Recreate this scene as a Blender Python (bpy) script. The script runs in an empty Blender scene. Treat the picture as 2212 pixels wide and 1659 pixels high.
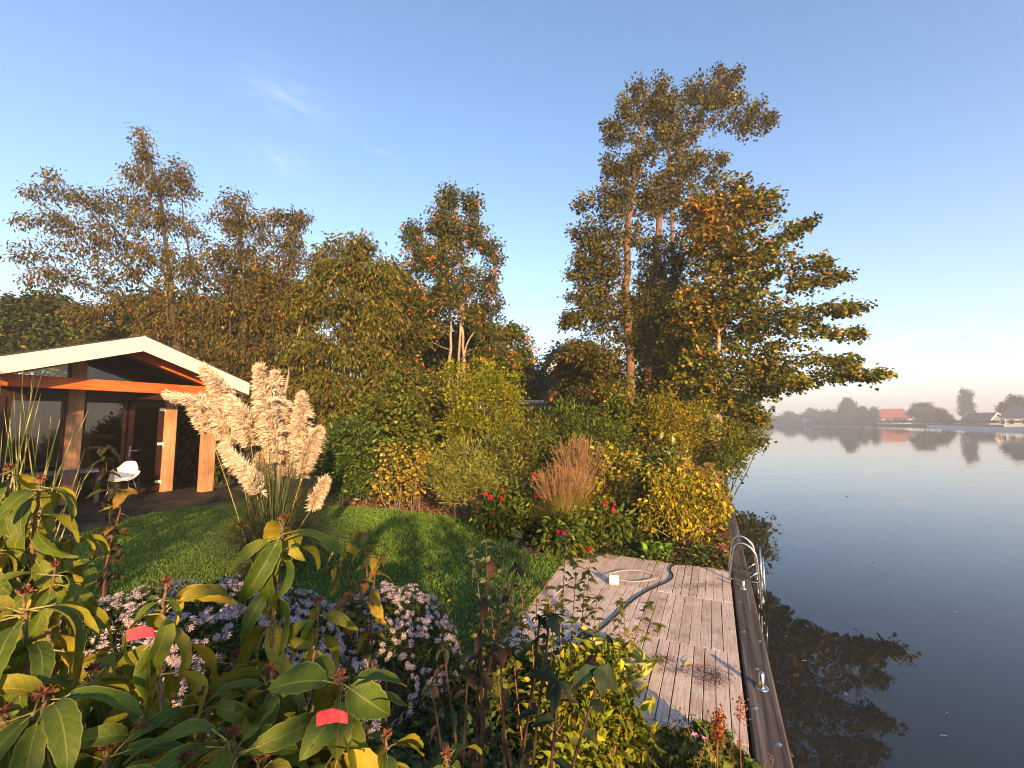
import bpy, math, random
import numpy as np
from mathutils import Vector, Matrix
R = math.radians
SC = bpy.context.scene
COL = SC.collection
rng = np.random.default_rng(7)
random.seed(7)

# ------------------------------------------------------------------ camera
CAM_Z = 1.85
PITCH = R(4.877)
FPX = 920.0                                   # focal length in pixels of a 2212 x 1659 picture
cam_d = bpy.data.cameras.new('camera'); cam = bpy.data.objects.new('camera', cam_d); COL.objects.link(cam)
cam_d.sensor_width = 36.0; cam_d.lens = 36.0 * FPX / 2212.0
cam_d.clip_start = 0.05; cam_d.clip_end = 6000
cam.location = (0, 0, CAM_Z); cam.rotation_euler = (R(90) + PITCH, 0, 0)
SC.camera = cam

# ------------------------------------------------------------------ light
SUN_EL = R(14.0)
SUN_H = Vector((0.30, -0.954, 0)).normalized()
SUN_DIR = Vector((SUN_H.x * math.cos(SUN_EL), SUN_H.y * math.cos(SUN_EL), math.sin(SUN_EL)))
sun_d = bpy.data.lights.new('sun', 'SUN'); sun = bpy.data.objects.new('sun', sun_d); COL.objects.link(sun)
sun_d.energy = 5.0; sun_d.angle = R(0.6); sun_d.color = (1.0, 0.63, 0.29)
sun.rotation_euler = SUN_DIR.to_track_quat('Z', 'Y').to_euler()
SKY_STRENGTH = 0.13
SC.view_settings.view_transform = 'Standard'; SC.view_settings.look = 'None'
SC.view_settings.gamma = 1.0; SC.view_settings.use_curve_mapping = False
SC.view_settings.exposure = 1.5
cy = SC.cycles
cy.max_bounces = 8; cy.diffuse_bounces = 3; cy.glossy_bounces = 3; cy.transmission_bounces = 4
cy.transparent_max_bounces = 12; cy.volume_bounces = 1; cy.caustics_reflective = False; cy.caustics_refractive = False
cy.use_denoising = True; cy.pixel_filter_type = 'BLACKMAN_HARRIS'; cy.filter_width = 1.05

def nmath(nt, op, a, b=None, c=None):
    n = nt.nodes.new('ShaderNodeMath'); n.operation = op
    for i, x in enumerate((a, b, c)):
        if x is None: continue
        if isinstance(x, (int, float)): n.inputs[i].default_value = x
        else: nt.links.new(x, n.inputs[i])
    return n.outputs[0]

def build_world():
    w = bpy.data.worlds.new('World'); SC.world = w; w.use_nodes = True
    nt = w.node_tree; nt.nodes.clear()
    out = nt.nodes.new('ShaderNodeOutputWorld'); bg = nt.nodes.new('ShaderNodeBackground')
    bg.inputs['Strength'].default_value = SKY_STRENGTH
    sky = nt.nodes.new('ShaderNodeTexSky'); sky.sky_type = 'NISHITA'; sky.sun_disc = False
    sky.sun_elevation = SUN_EL; sky.sun_rotation = math.atan2(SUN_H.x, SUN_H.y)
    sky.air_density = 1.0; sky.dust_density = 0.3; sky.ozone_density = 2.6; sky.altitude = 0
    tc = nt.nodes.new('ShaderNodeTexCoord')
    sep = nt.nodes.new('ShaderNodeSeparateXYZ'); nt.links.new(tc.outputs['Generated'], sep.inputs[0])
    X, Y, Z = sep.outputs
    zc = nmath(nt, 'MAXIMUM', Z, 0.03)
    u = nmath(nt, 'DIVIDE', X, zc); v = nmath(nt, 'DIVIDE', Y, zc)     # the point of a high flat layer this direction meets
    def streak(u0, v0, ang, la, lb, amt):
        ca, sa = math.cos(ang), math.sin(ang)
        du = nmath(nt, 'SUBTRACT', u, u0); dv = nmath(nt, 'SUBTRACT', v, v0)
        a = nmath(nt, 'ADD', nmath(nt, 'MULTIPLY', du, ca), nmath(nt, 'MULTIPLY', dv, sa))
        b = nmath(nt, 'SUBTRACT', nmath(nt, 'MULTIPLY', dv, ca), nmath(nt, 'MULTIPLY', du, sa))
        a2 = nmath(nt, 'POWER', nmath(nt, 'DIVIDE', a, la), 2.0); b2 = nmath(nt, 'POWER', nmath(nt, 'DIVIDE', b, lb), 2.0)
        g = nmath(nt, 'POWER', 2.718, nmath(nt, 'MULTIPLY', nmath(nt, 'ADD', a2, b2), -1.0))
        cmb = nt.nodes.new('ShaderNodeCombineXYZ')
        nt.links.new(nmath(nt, 'MULTIPLY', a, 1.2 / la), cmb.inputs[0]); nt.links.new(nmath(nt, 'MULTIPLY', b, 2.2 / lb), cmb.inputs[1])
        cmb.inputs[2].default_value = u0
        nz = nt.nodes.new('ShaderNodeTexNoise'); nz.inputs['Scale'].default_value = 1.0
        nz.inputs['Detail'].default_value = 5.0; nz.inputs['Roughness'].default_value = 0.6
        nt.links.new(cmb.outputs[0], nz.inputs['Vector'])
        k = nmath(nt, 'MULTIPLY', nmath(nt, 'SUBTRACT', nz.outputs[0], 0.30), 2.2)
        m = nmath(nt, 'MAXIMUM', nmath(nt, 'MULTIPLY', nmath(nt, 'MULTIPLY', g, k), amt), 0.0)
        return m
    def uv(x, y):
        d = ray(x, y); return d[0] / d[2], d[1] / d[2]
    def streak_px(x0, y0, x1, y1, wide, amt):   # from a picture point to another, in sky coordinates
        a, b = uv(x0, y0), uv(x1, y1)
        c = ((a[0] + b[0]) / 2, (a[1] + b[1]) / 2); L = math.hypot(b[0] - a[0], b[1] - a[1])
        return streak(c[0], c[1], math.atan2(b[1] - a[1], b[0] - a[0]), L * 0.42, L * wide, amt)
    ms = [streak_px(500, 150, 740, 265, 0.34, 0.24), streak_px(560, 300, 660, 395, 0.42, 0.2), streak_px(785, 318, 870, 342, 0.1, 0.22),
          streak_px(1850, 770, 1972, 722, 0.05, 2.2), streak_px(380, 500, 760, 430, 0.15, 0.10)]
    m = ms[0]
    for k in ms[1:]: m = nmath(nt, 'ADD', m, k)
    m = nmath(nt, 'MINIMUM', m, 0.6)
    # pale morning haze low all round the horizon
    hz = nmath(nt, 'POWER', 2.718, nmath(nt, 'MULTIPLY', nmath(nt, 'MAXIMUM', Z, 0.0), -5.6))
    mixh = nt.nodes.new('ShaderNodeMixRGB'); nt.links.new(nmath(nt, 'MULTIPLY', hz, 0.86), mixh.inputs[0])
    nt.links.new(sky.outputs[0], mixh.inputs[1]); mixh.inputs[2].default_value = (2.85, 2.50, 2.40, 1)
    mix = nt.nodes.new('ShaderNodeMixRGB'); nt.links.new(m, mix.inputs[0]); nt.links.new(mixh.outputs[0], mix.inputs[1])
    mix.inputs[2].default_value = (3.6, 3.5, 3.7, 1)
    nt.links.new(mix.outputs[0], bg.inputs['Color']); nt.links.new(bg.outputs[0], out.inputs[0])

# ------------------------------------------------------------------ measuring helpers (a picture point -> a place in the garden)
def ray(x, y):
    a, b = (x - 1106.0) / FPX, (829.5 - y) / FPX
    return np.array((a, math.cos(PITCH) - b * math.sin(PITCH), math.sin(PITCH) + b * math.cos(PITCH)))
def W(x, y, depth):
    d = ray(x, y); return np.array((0, 0, CAM_Z)) + d * (depth / d[1])
def G(x, y, z=0.0):
    d = ray(x, y); return np.array((0, 0, CAM_Z)) + d * ((z - CAM_Z) / d[2])

# ------------------------------------------------------------------ mesh helpers
class Geo:
    def __init__(s): s.v = []; s.c = []; s.f = []; s.n = 0
    def add(s, V, F, col=(.5, .5, .5), mat=0):
        V = np.asarray(V, float).reshape(-1, 3); s.v.append(V)
        c = np.asarray(col, float)
        if c.ndim == 1: c = np.tile(c, (len(V), 1))
        s.c.append(c)
        Fs = F if isinstance(F, list) and len(F) and isinstance(F[0], np.ndarray) else [np.asarray(F, int)]
        for f in Fs:
            if f.size: s.f.append((f.reshape(-1, f.shape[-1]) + s.n, mat))
        s.n += len(V)
        return s
    def mesh(s, name, mats, origin=(0, 0, 0), smooth=False):
        me = bpy.data.meshes.new(name)
        V = np.concatenate(s.v) - np.asarray(origin, float); C = np.concatenate(s.c)
        sizes = np.concatenate([np.full(len(f), f.shape[1]) for f, m in s.f]).astype(np.int32)
        loops = np.concatenate([f.ravel() for f, m in s.f]).astype(np.int32)
        mi = np.concatenate([np.full(len(f), m) for f, m in s.f]).astype(np.int32)
        me.vertices.add(len(V)); me.vertices.foreach_set('co', V.astype(np.float32).ravel())
        me.loops.add(len(loops)); me.loops.foreach_set('vertex_index', loops)
        me.polygons.add(len(sizes))
        me.polygons.foreach_set('loop_start', np.concatenate(([0], np.cumsum(sizes)[:-1])).astype(np.int32))
        me.polygons.foreach_set('loop_total', sizes)
        me.polygons.foreach_set('material_index', mi)
        me.polygons.foreach_set('use_smooth', np.full(len(sizes), bool(smooth)))
        a = me.color_attributes.new('Col', 'FLOAT_COLOR', 'POINT')
        a.data.foreach_set('color', np.concatenate((C, np.ones((len(C), 1))), 1).astype(np.float32).ravel())
        for m in mats: me.materials.append(m)
        me.update(calc_edges=True)
        return me

LOC = {}
def thing(name, label, cat, loc=(0, 0, 0), group=None):
    o = bpy.data.objects.new(name, None); COL.objects.link(o); o.location = loc; o.empty_display_size = 0.1
    o['label'] = label; o['category'] = cat
    if group: o['group'] = group
    LOC[o] = np.asarray(loc, float); return o
def put(name, me, parent=None, kind=None, label=None, cat=None, group=None, loc=None):
    o = bpy.data.objects.new(name, me); COL.objects.link(o)
    if parent: o.parent = parent
    if loc is not None: o.location = loc
    if kind: o['kind'] = kind
    if label: o['label'] = label
    if cat: o['category'] = cat
    if group: o['group'] = group
    LOC[o] = (LOC[parent] if parent else np.zeros(3)) + (np.asarray(loc, float) if loc is not None else 0)
    return o
def part(name, g, mats, parent=None, smooth=False, **kw):
    """a mesh given in world coordinates, as a child of PARENT (or as a top-level object at the origin)"""
    org = LOC[parent] if parent else (0, 0, 0)
    if not isinstance(mats, (list, tuple)): mats = [mats]
    return put(name, g.mesh(name, mats, org, smooth), parent, **kw)

BOXF = np.array([[0, 3, 2, 1], [4, 5, 6, 7], [0, 1, 5, 4], [1, 2, 6, 5], [2, 3, 7, 6], [3, 0, 4, 7]])
def box(g, lo, hi, col=(.5, .5, .5), mat=0, M=None):
    x0, y0, z0 = lo; x1, y1, z1 = hi
    V = np.array([[x0, y0, z0], [x1, y0, z0], [x1, y1, z0], [x0, y1, z0], [x0, y0, z1], [x1, y0, z1], [x1, y1, z1], [x0, y1, z1]], float)
    if M is not None: V = M(V)
    g.add(V, BOXF, col, mat)
def cbox(g, lo, hi, c=.006, col=(.5, .5, .5), mat=0, M=None):
    """a box with its upper and lower edges chamfered"""
    x0, y0, z0 = lo; x1, y1, z1 = hi
    def ringv(i, z): return [[x0 + i, y0 + i, z], [x1 - i, y0 + i, z], [x1 - i, y1 - i, z], [x0 + i, y1 - i, z]]
    V = np.array(ringv(c, z0) + ringv(0, z0 + c) + ringv(0, z1 - c) + ringv(c, z1), float)
    F = [[0, 3, 2, 1], [12, 13, 14, 15]]
    for k in (0, 4, 8):
        for i in range(4):
            j = (i + 1) % 4; F.append([k + i, k + j, k + 4 + j, k + 4 + i])
    if M is not None: V = M(V)
    g.add(V, np.array(F), col, mat)
def beam(g, p0, p1, w, h, side=None, col=(.5, .5, .5), mat=0, c=.008):
    """a squared timber from p0 to p1 (axis through its middle): w across (along SIDE), h the other way"""
    p0, p1 = np.asarray(p0, float), np.asarray(p1, float); a = p1 - p0; L = np.linalg.norm(a); a /= L
    s = np.asarray(side if side is not None else np.cross(a, (0, 0, 1)), float); s = s - a * (s @ a); s /= np.linalg.norm(s)
    u = np.cross(s, a)
    def M(V): return p0 + V[:, :1] * a + V[:, 1:2] * s + V[:, 2:3] * u
    cbox(g, (0, -w / 2, -h / 2), (L, w / 2, h / 2), c, col, mat, M)
def tube(g, pts, rad, sides=6, col=(.5, .5, .5), mat=0, cap=True):
    P = np.asarray(pts, float); n = len(P); rad = np.broadcast_to(np.asarray(rad, float), (n,))
    T = np.gradient(P, axis=0); T /= np.linalg.norm(T, axis=1, keepdims=True) + 1e-12
    ref = np.array((0.31, 0.17, 0.93)) if abs(T[0][2]) < .9 else np.array((.95, .2, .1))
    A = np.cross(T, ref); A /= np.linalg.norm(A, axis=1, keepdims=True) + 1e-12
    B = np.cross(T, A)
    th = np.arange(sides) * 2 * math.pi / sides
    V = P[:, None, :] + rad[:, None, None] * (np.cos(th)[None, :, None] * A[:, None, :] + np.sin(th)[None, :, None] * B[:, None, :])
    V = V.reshape(-1, 3)
    i = np.arange(n - 1)[:, None] * sides; k = np.arange(sides)[None, :]; k2 = (k + 1) % sides
    F = np.stack((i + k, i + k2, i + sides + k2, i + sides + k), -1).reshape(-1, 4)
    Fs = [F]
    if cap and sides > 3:
        Fs += [np.arange(sides)[::-1][None, :], (np.arange(sides) + (n - 1) * sides)[None, :]]
    c = np.asarray(col, float)
    if c.ndim == 2: c = np.repeat(c, sides, 0)
    g.add(V, Fs, c, mat)
def curve_pts(ctrl, n):
    """Catmull-Rom through the control points"""
    C = np.asarray(ctrl, float); C = np.vstack((2 * C[0] - C[1], C, 2 * C[-1] - C[-2])); m = len(C) - 3
    t = np.linspace(0, m - 1e-6, n); i = t.astype(int); f = (t - i)[:, None]
    a, b, c, d = C[i], C[i + 1], C[i + 2], C[i + 3]
    return .5 * ((2 * b) + (-a + c) * f + (2 * a - 5 * b + 4 * c - d) * f ** 2 + (-a + 3 * b - 3 * c + d) * f ** 3)
def lathe(g, prof, seg, org, col=(.5, .5, .5), mat=0):
    P = np.asarray(prof, float); th = np.arange(seg) * 2 * math.pi / seg; n = len(P)
    V = np.stack((P[:, :1] * np.cos(th), P[:, :1] * np.sin(th), np.repeat(P[:, 1:2], seg, 1)), -1).reshape(-1, 3) + np.asarray(org)
    i = np.arange(n - 1)[:, None] * seg; k = np.arange(seg)[None, :]; k2 = (k + 1) % seg
    g.add(V, np.stack((i + k, i + k2, i + seg + k2, i + seg + k), -1).reshape(-1, 4), col, mat)

def nrm(a): return a / (np.linalg.norm(a, axis=-1, keepdims=True) + 1e-9)
TEMPL = {
 'fold': (np.array([[0, 0, 0], [.45, .5, .10], [1, 0, -.08], [.45, -.5, .10]]), [np.array([[0, 2, 1], [0, 3, 2]])]),
 'oval': (np.array([[0, 0, 0], [.3, .46, .08], [.72, .4, .02], [1, 0, -.1], [.72, -.4, .02], [.3, -.46, .08], [.5, 0, -.02]]),
          [np.array([[0, 6, 1], [1, 6, 2], [2, 6, 3], [3, 6, 4], [4, 6, 5], [5, 6, 0]])]),
 'long': (np.array([[0, 0, 0], [.33, .5, .08], [.33, 0, 0], [.33, -.5, .08], [.68, .36, 0], [.68, 0, -.06], [.68, -.36, 0], [1, 0, -.22]]),
          [np.array([[0, 2, 1], [0, 3, 2], [4, 5, 7], [5, 6, 7]]), np.array([[1, 2, 5, 4], [2, 3, 6, 5]])]),
 'maple': (np.array([[0, 0, 0], [.12, .45, .02], [.45, .62, -.05], [.48, .25, .03], [1, 0, -.12], [.48, -.25, .03], [.45, -.62, -.05], [.12, -.45, .02]]),
          [np.array([[0, 3, 1], [1, 3, 2], [0, 4, 3], [0, 5, 4], [0, 7, 5], [7, 6, 5]])]),
}
def scatter(g, tmpl, P, D, N, L, Wd, C, mat=0):
    """one leaf of the template at every P, along D, facing N"""
    T, Fs = TEMPL[tmpl]; n, m = len(P), len(T)
    D = nrm(D); S = nrm(np.cross(N, D)); N2 = np.cross(D, S)
    L = np.broadcast_to(np.asarray(L, float), (n,)); Wd = np.broadcast_to(np.asarray(Wd, float), (n,))
    V = P[:, None, :] + (T[None, :, 0] * L[:, None])[..., None] * D[:, None, :] + (T[None, :, 1] * Wd[:, None])[..., None] * S[:, None, :] \
        + (T[None, :, 2] * L[:, None])[..., None] * N2[:, None, :]
    off = (np.arange(n) * m)
    F = [(f[None] + off[:, None, None]).reshape(-1, f.shape[1]) for f in Fs]
    g.add(V.reshape(-1, 3), F, np.repeat(C, m, 0), mat)
def palette(r, n, pal, jit=.22, sat=False):
    """n colours drawn from a list of (rgb, weight), each a little lighter or darker"""
    w = np.array([p[1] for p in pal], float); w /= w.sum()
    c = np.array([p[0] for p in pal])[r.choice(len(pal), n, p=w)].astype(float)
    if sat: c = c * (1.24, 1.26, .72)
    return np.clip(c * np.exp(r.normal(0, jit, (n, 1))) * np.exp(r.normal(0, .07, (n, 3))), .002, .9)
def blades(g, base, head, length, reach, width, sag, C, steps=6, mat=0, tip=.08):
    """ribbon blades: from base, leaning towards HEAD (unit horizontal), arching over"""
    n = len(base); t = np.linspace(0, 1, steps)[None, :, None]
    head = nrm(head); L = length[:, None, None]; rc = reach[:, None, None]; sg = sag[:, None, None]
    P = base[:, None, :] + head[:, None, :] * (rc * t ** 1.6) + np.array((0, 0, 1.)) * (L * t - sg * t ** 3)
    S = np.stack((-head[:, 1], head[:, 0], np.zeros(n)), 1)[:, None, :]
    w = width[:, None, None] * (1 - (1 - tip) * t ** 1.5) * .5
    V = np.stack((P - S * w, P + S * w), 2).reshape(-1, 3)
    i = (np.arange(n) * steps * 2)[:, None] + np.arange(steps - 1)[None, :] * 2
    F = np.stack((i, i + 1, i + 3, i + 2), -1).reshape(-1, 4)
    c = C if C.ndim == 3 else np.repeat(C[:, None, :], steps, 1)
    g.add(V, F, np.repeat(c, 2, 1).reshape(-1, 3), mat)
    return P

# ------------------------------------------------------------------ materials
def mat_new(name):
    m = bpy.data.materials.new(name); m.use_nodes = True; nt = m.node_tree; nt.nodes.clear()
    o = nt.nodes.new('ShaderNodeOutputMaterial'); p = nt.nodes.new('ShaderNodeBsdfPrincipled')
    nt.links.new(p.outputs[0], o.inputs[0]); return m, nt, p, o
def attr_col(nt):
    a = nt.nodes.new('ShaderNodeAttribute'); a.attribute_name = 'Col'; return a.outputs['Color']
def noise(nt, scale, detail=4, rough=.55, vec=None, coord='Position'):
    n = nt.nodes.new('ShaderNodeTexNoise'); n.inputs['Scale'].default_value = scale; n.inputs['Detail'].default_value = detail
    n.inputs['Roughness'].default_value = rough
    if vec is None:
        vec = nt.nodes.new('ShaderNodeNewGeometry').outputs['Position'] if coord == 'Position' else nt.nodes.new('ShaderNodeTexCoord').outputs[coord]
    nt.links.new(vec, n.inputs['Vector']); return n.outputs[0]
def mapped(nt, rotz, scale, coord='Position', add=None):
    v = nt.nodes.new('ShaderNodeNewGeometry').outputs['Position'] if coord == 'Position' else nt.nodes.new('ShaderNodeTexCoord').outputs[coord]
    mp = nt.nodes.new('ShaderNodeMapping'); mp.vector_type = 'POINT'
    mp.inputs['Scale'].default_value = scale
    r = nt.nodes.new('ShaderNodeVectorRotate'); r.rotation_type = 'Z_AXIS'; r.inputs['Angle'].default_value = -rotz
    nt.links.new(v, r.inputs['Vector']); nt.links.new(r.outputs[0], mp.inputs['Vector'])
    if add is not None: nt.links.new(add, mp.inputs['Location'])
    return mp.outputs[0]
def ramp(nt, fac, stops):
    r = nt.nodes.new('ShaderNodeValToRGB'); nt.links.new(fac, r.inputs[0]); e = r.color_ramp.elements
    while len(e) < len(stops): e.new(.5)
    for k, (p, c) in zip(e, stops):
        k.position = p; k.color = (*c, 1) if len(c) == 3 else c
    return r.outputs[0]
def mixc(nt, fac, a, b, mode='MIX'):
    n = nt.nodes.new('ShaderNodeMixRGB'); n.blend_type = mode
    for i, x in enumerate((fac, a, b)):
        if isinstance(x, (int, float)): n.inputs[i].default_value = x
        elif isinstance(x, tuple): n.inputs[i].default_value = (*x, 1)
        else: nt.links.new(x, n.inputs[i])
    return n.outputs[0]
def bump(nt, p, h, strength=.4, dist=.01):
    b = nt.nodes.new('ShaderNodeBump'); b.inputs['Strength'].default_value = strength; b.inputs['Distance'].default_value = dist
    nt.links.new(h, b.inputs['Height']); nt.links.new(b.outputs[0], p.inputs['Normal'])
def leaf_mat(name, rough=.5, spec=.35, trans=.28, tint=(1.25, 1.1, .5)):
    m, nt, p, o = mat_new(name)
    c = attr_col(nt)
    v = noise(nt, 30, 2)
    c2 = mixc(nt, 1.0, c, ramp(nt, v, [(.3, (.75, .75, .75)), (.7, (1.25, 1.25, 1.25))]), 'MULTIPLY')
    nt.links.new(c2, p.inputs['Base Color']); p.inputs['Roughness'].default_value = rough; p.inputs['Specular IOR Level'].default_value = spec
    t = nt.nodes.new('ShaderNodeBsdfTranslucent'); nt.links.new(mixc(nt, 1.0, c2, tint, 'MULTIPLY'), t.inputs[0])
    mx = nt.nodes.new('ShaderNodeMixShader'); mx.inputs[0].default_value = trans
    nt.links.new(p.outputs[0], mx.inputs[1]); nt.links.new(t.outputs[0], mx.inputs[2]); nt.links.new(mx.outputs[0], o.inputs[0])
    return m
M_LEAF = leaf_mat('leaf', .65, .14)
M_GLOSSY = leaf_mat('glossy_leaf', .4, .35, .18)
M_PETAL = leaf_mat('petal', .7, .15, .35, (1.1, 1.0, 1.0))
M_PLUME = leaf_mat('plume_fibre', .9, .05, .4, (1.05, 1.0, .9))
M_BLADE = leaf_mat('grass_blade', .6, .25, .3)
def bark_mat():
    m, nt, p, o = mat_new('bark'); c = attr_col(nt)
    v = noise(nt, 1.0, 6, .65, mapped(nt, 0, (18, 18, 4)))
    nt.links.new(mixc(nt, 1.0, c, ramp(nt, v, [(.3, (.45, .45, .45)), (.7, (1.35, 1.3, 1.25))]), 'MULTIPLY'), p.inputs['Base Color'])
    p.inputs['Roughness'].default_value = .9; bump(nt, p, v, .7, .02); return m
M_BARK = bark_mat()
def wood_mat(name, cols, rotz, grain=(3, 45, 45), rough=.7, vertical=False, bstr=.25):
    m, nt, p, o = mat_new(name)
    oi = nt.nodes.new('ShaderNodeObjectInfo')
    v = noise(nt, 1.0, 6, .6, mapped(nt, rotz, (grain[1], grain[1], grain[0]) if vertical else grain))
    w = noise(nt, 2.2, 3)
    c = ramp(nt, v, [(.32, cols[0]), (.5, cols[1]), (.7, cols[2])])
    c = mixc(nt, 1.0, c, ramp(nt, w, [(.35, (.8, .8, .8)), (.65, (1.15, 1.15, 1.15))]), 'MULTIPLY')
    c = mixc(nt, 1.0, c, ramp(nt, oi.outputs['Random'], [(0, (.86, .86, .86)), (1, (1.1, 1.1, 1.1))]), 'MULTIPLY')
    nt.links.new(c, p.inputs['Base Color']); p.inputs['Roughness'].default_value = rough; p.inputs['Specular IOR Level'].default_value = .25
    bump(nt, p, v, bstr, .004); return m
def plain_mat(name, col, rough=.6, metal=0., spec=.5, var=.12, scale=6.):
    m, nt, p, o = mat_new(name)
    v = noise(nt, scale, 4)
    a = tuple(x * (1 - var) for x in col); b = tuple(min(1, x * (1 + var)) for x in col)
    nt.links.new(ramp(nt, v, [(.35, a), (.65, b)]), p.inputs['Base Color'])
    nt.links.new(ramp(nt, noise(nt, scale * 4, 3), [(.3, (rough * .85,) * 3), (.7, (min(1, rough * 1.15),) * 3)]), p.inputs['Roughness'])
    p.inputs['Metallic'].default_value = metal; p.inputs['Specular IOR Level'].default_value = spec
    return m
build_world()
# ------------------------------------------------------------------ the quay's own axes
O = G(1579.7, 1252.6)                              # the deck's edge against the kerb beam, by the ladder
Qd = np.array((0.426, 0.905, 0)); Qd /= np.linalg.norm(Qd)
Nd = np.array((-Qd[1], Qd[0], 0))                  # away from the water
QROT = math.atan2(Qd[1], Qd[0])
def Q(s, d, z=0.0): return np.array((O[0], O[1], 0)) + s * Qd + d * Nd + np.array((0, 0, z))
def QM(V): return np.array((O[0], O[1], 0)) + V[:, :1] * Qd + V[:, 1:2] * Nd + V[:, 2:3] * np.array((0, 0, 1.))
WATER_Z = -0.31
Z_SOIL = -0.05; Z_LAWN = 0.03

# ------------------------------------------------------------------ ground, lawn, water
def ground_mat():
    m, nt, p, o = mat_new('soil')
    c = ramp(nt, noise(nt, 3.0, 8, .65), [(.3, (.02, .014, .009)), (.5, (.05, .034, .02)), (.7, (.085, .06, .036))])
    nt.links.new(c, p.inputs['Base Color']); p.inputs['Roughness'].default_value = .95; bump(nt, p, noise(nt, 22, 6, .7), .9, .04); return m
M_SOIL = ground_mat()
def flat_poly(name, pts, z, mat, **kw):
    g = Geo(); V = np.array([(p[0], p[1], z) for p in pts]); g.add(V, np.arange(len(V))[None, :], (.1, .1, .1))
    return part(name, g, mat, **kw)
land = [Q(-8, -.06)[:2], Q(320, -.06)[:2], (-330, 330), (-330, -40), Q(-45, -.06)[:2]]
flat_poly('ground', land, Z_SOIL, M_SOIL, kind='structure')

def water_mat():
    m, nt, p, o = mat_new('water')
    p.inputs['Base Color'].default_value = (.018, .021, .022, 1); p.inputs['Roughness'].default_value = .02; p.inputs['IOR'].default_value = 1.36
    p.inputs['Specular IOR Level'].default_value = .5
    a = noise(nt, 1.0, 3, .5, mapped(nt, QROT, (1.1, 3.2, 1)))
    b = noise(nt, 1.0, 2, .5, mapped(nt, R(20), (.22, .5, 1)))
    h = nmath(nt, 'ADD', nmath(nt, 'MULTIPLY', a, .35), nmath(nt, 'MULTIPLY', b, 1.0))
    bump(nt, p, h, .2, .05); return m
g = Geo(); xs = [Q(-45, -.1)[:2], Q(420, -.1)[:2], (760, 420), (760, -60)]
g.add(np.array([(x, y, WATER_Z) for x, y in xs])[::-1], np.arange(4)[None, :], (.02, .02, .02))
part('water', g, water_mat(), kind='structure')

lawn_px = [(120, 1165), (330, 1108), (520, 1085), (700, 1091), (850, 1100), (980, 1116), (1045, 1135), (1090, 1165), (1150, 1195), (1225, 1203), (1094, 1375), (1000, 1420), (560, 1430), (100, 1330)]
lawn_xy = [G(x, y, Z_LAWN)[:2] for x, y in lawn_px]
def inside(P, poly):
    poly = np.asarray(poly); r = np.zeros(len(P), bool); j = len(poly) - 1
    for i in range(len(poly)):
        a, b = poly[i], poly[j]
        c = ((a[1] > P[:, 1]) != (b[1] > P[:, 1])) & (P[:, 0] < (b[0] - a[0]) * (P[:, 1] - a[1]) / (b[1] - a[1] + 1e-12) + a[0])
        r ^= c; j = i
    return r
def in_poly(r, poly, n):
    poly = np.asarray(poly); lo, hi = poly.min(0), poly.max(0); out = np.zeros((0, 2))
    while len(out) < n:
        P = r.uniform(lo, hi, (n * 2, 2)); out = np.vstack((out, P[inside(P, poly)]))
    return out[:n]
m_turf = plain_mat('turf', (.035, .06, .014), .95, 0, .1, .4, 9)
flat_poly('lawn', lawn_xy, Z_LAWN, m_turf, kind='structure')
g = Geo(); r = np.random.default_rng(3)
NB = 105000
P = in_poly(r, lawn_xy, NB); d = np.hypot(P[:, 0], P[:, 1])
base = np.column_stack((P, np.full(NB, Z_LAWN - .003)))
a = r.uniform(0, 2 * math.pi, NB)
patch = .5 + .5 * np.sin(P[:, 0] * 2.1 + 1.3 * np.sin(P[:, 1] * 1.7)) * np.sin(P[:, 1] * 2.6 + np.sin(P[:, 0] * 3.1))
patch = .5 + (patch - .5) * .6
C = palette(r, NB, [((.085, .18, .022), 5), ((.12, .22, .028), 4), ((.16, .22, .045), 1), ((.055, .125, .02), 2)], .2) * (.95 + .4 * patch[:, None]) * (1.15, 1.05, 1.0)
ln = r.uniform(.018, .042, NB) * (1.0)
blades(g, base, np.column_stack((np.cos(a), np.sin(a), np.zeros(NB))), ln, ln * r.uniform(.1, .8, NB), .004 + .0009 * d, ln * r.uniform(0, .4, NB), C, 3)
part('lawn_grass', g, M_BLADE, kind='stuff')

g = Geo(); r = np.random.default_rng(8); n = 110; P = in_poly(r, lawn_xy, n); P = np.column_stack((P, np.full(n, Z_LAWN + .03)))
scatter(g, 'oval', P, r.normal(0, 1, (n, 3)) * (1, 1, .3), r.normal(0, .4, (n, 3)) + (0, 0, 1), r.uniform(.03, .06, n), r.uniform(.02, .04, n), palette(r, n, [((.30, .17, .04), 3), ((.20, .09, .035), 3), ((.38, .27, .06), 1)]))
part('fallen_leaves', g, M_LEAF, kind='stuff', label='scattered fallen leaves on the lawn', cat='fallen leaves')
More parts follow.
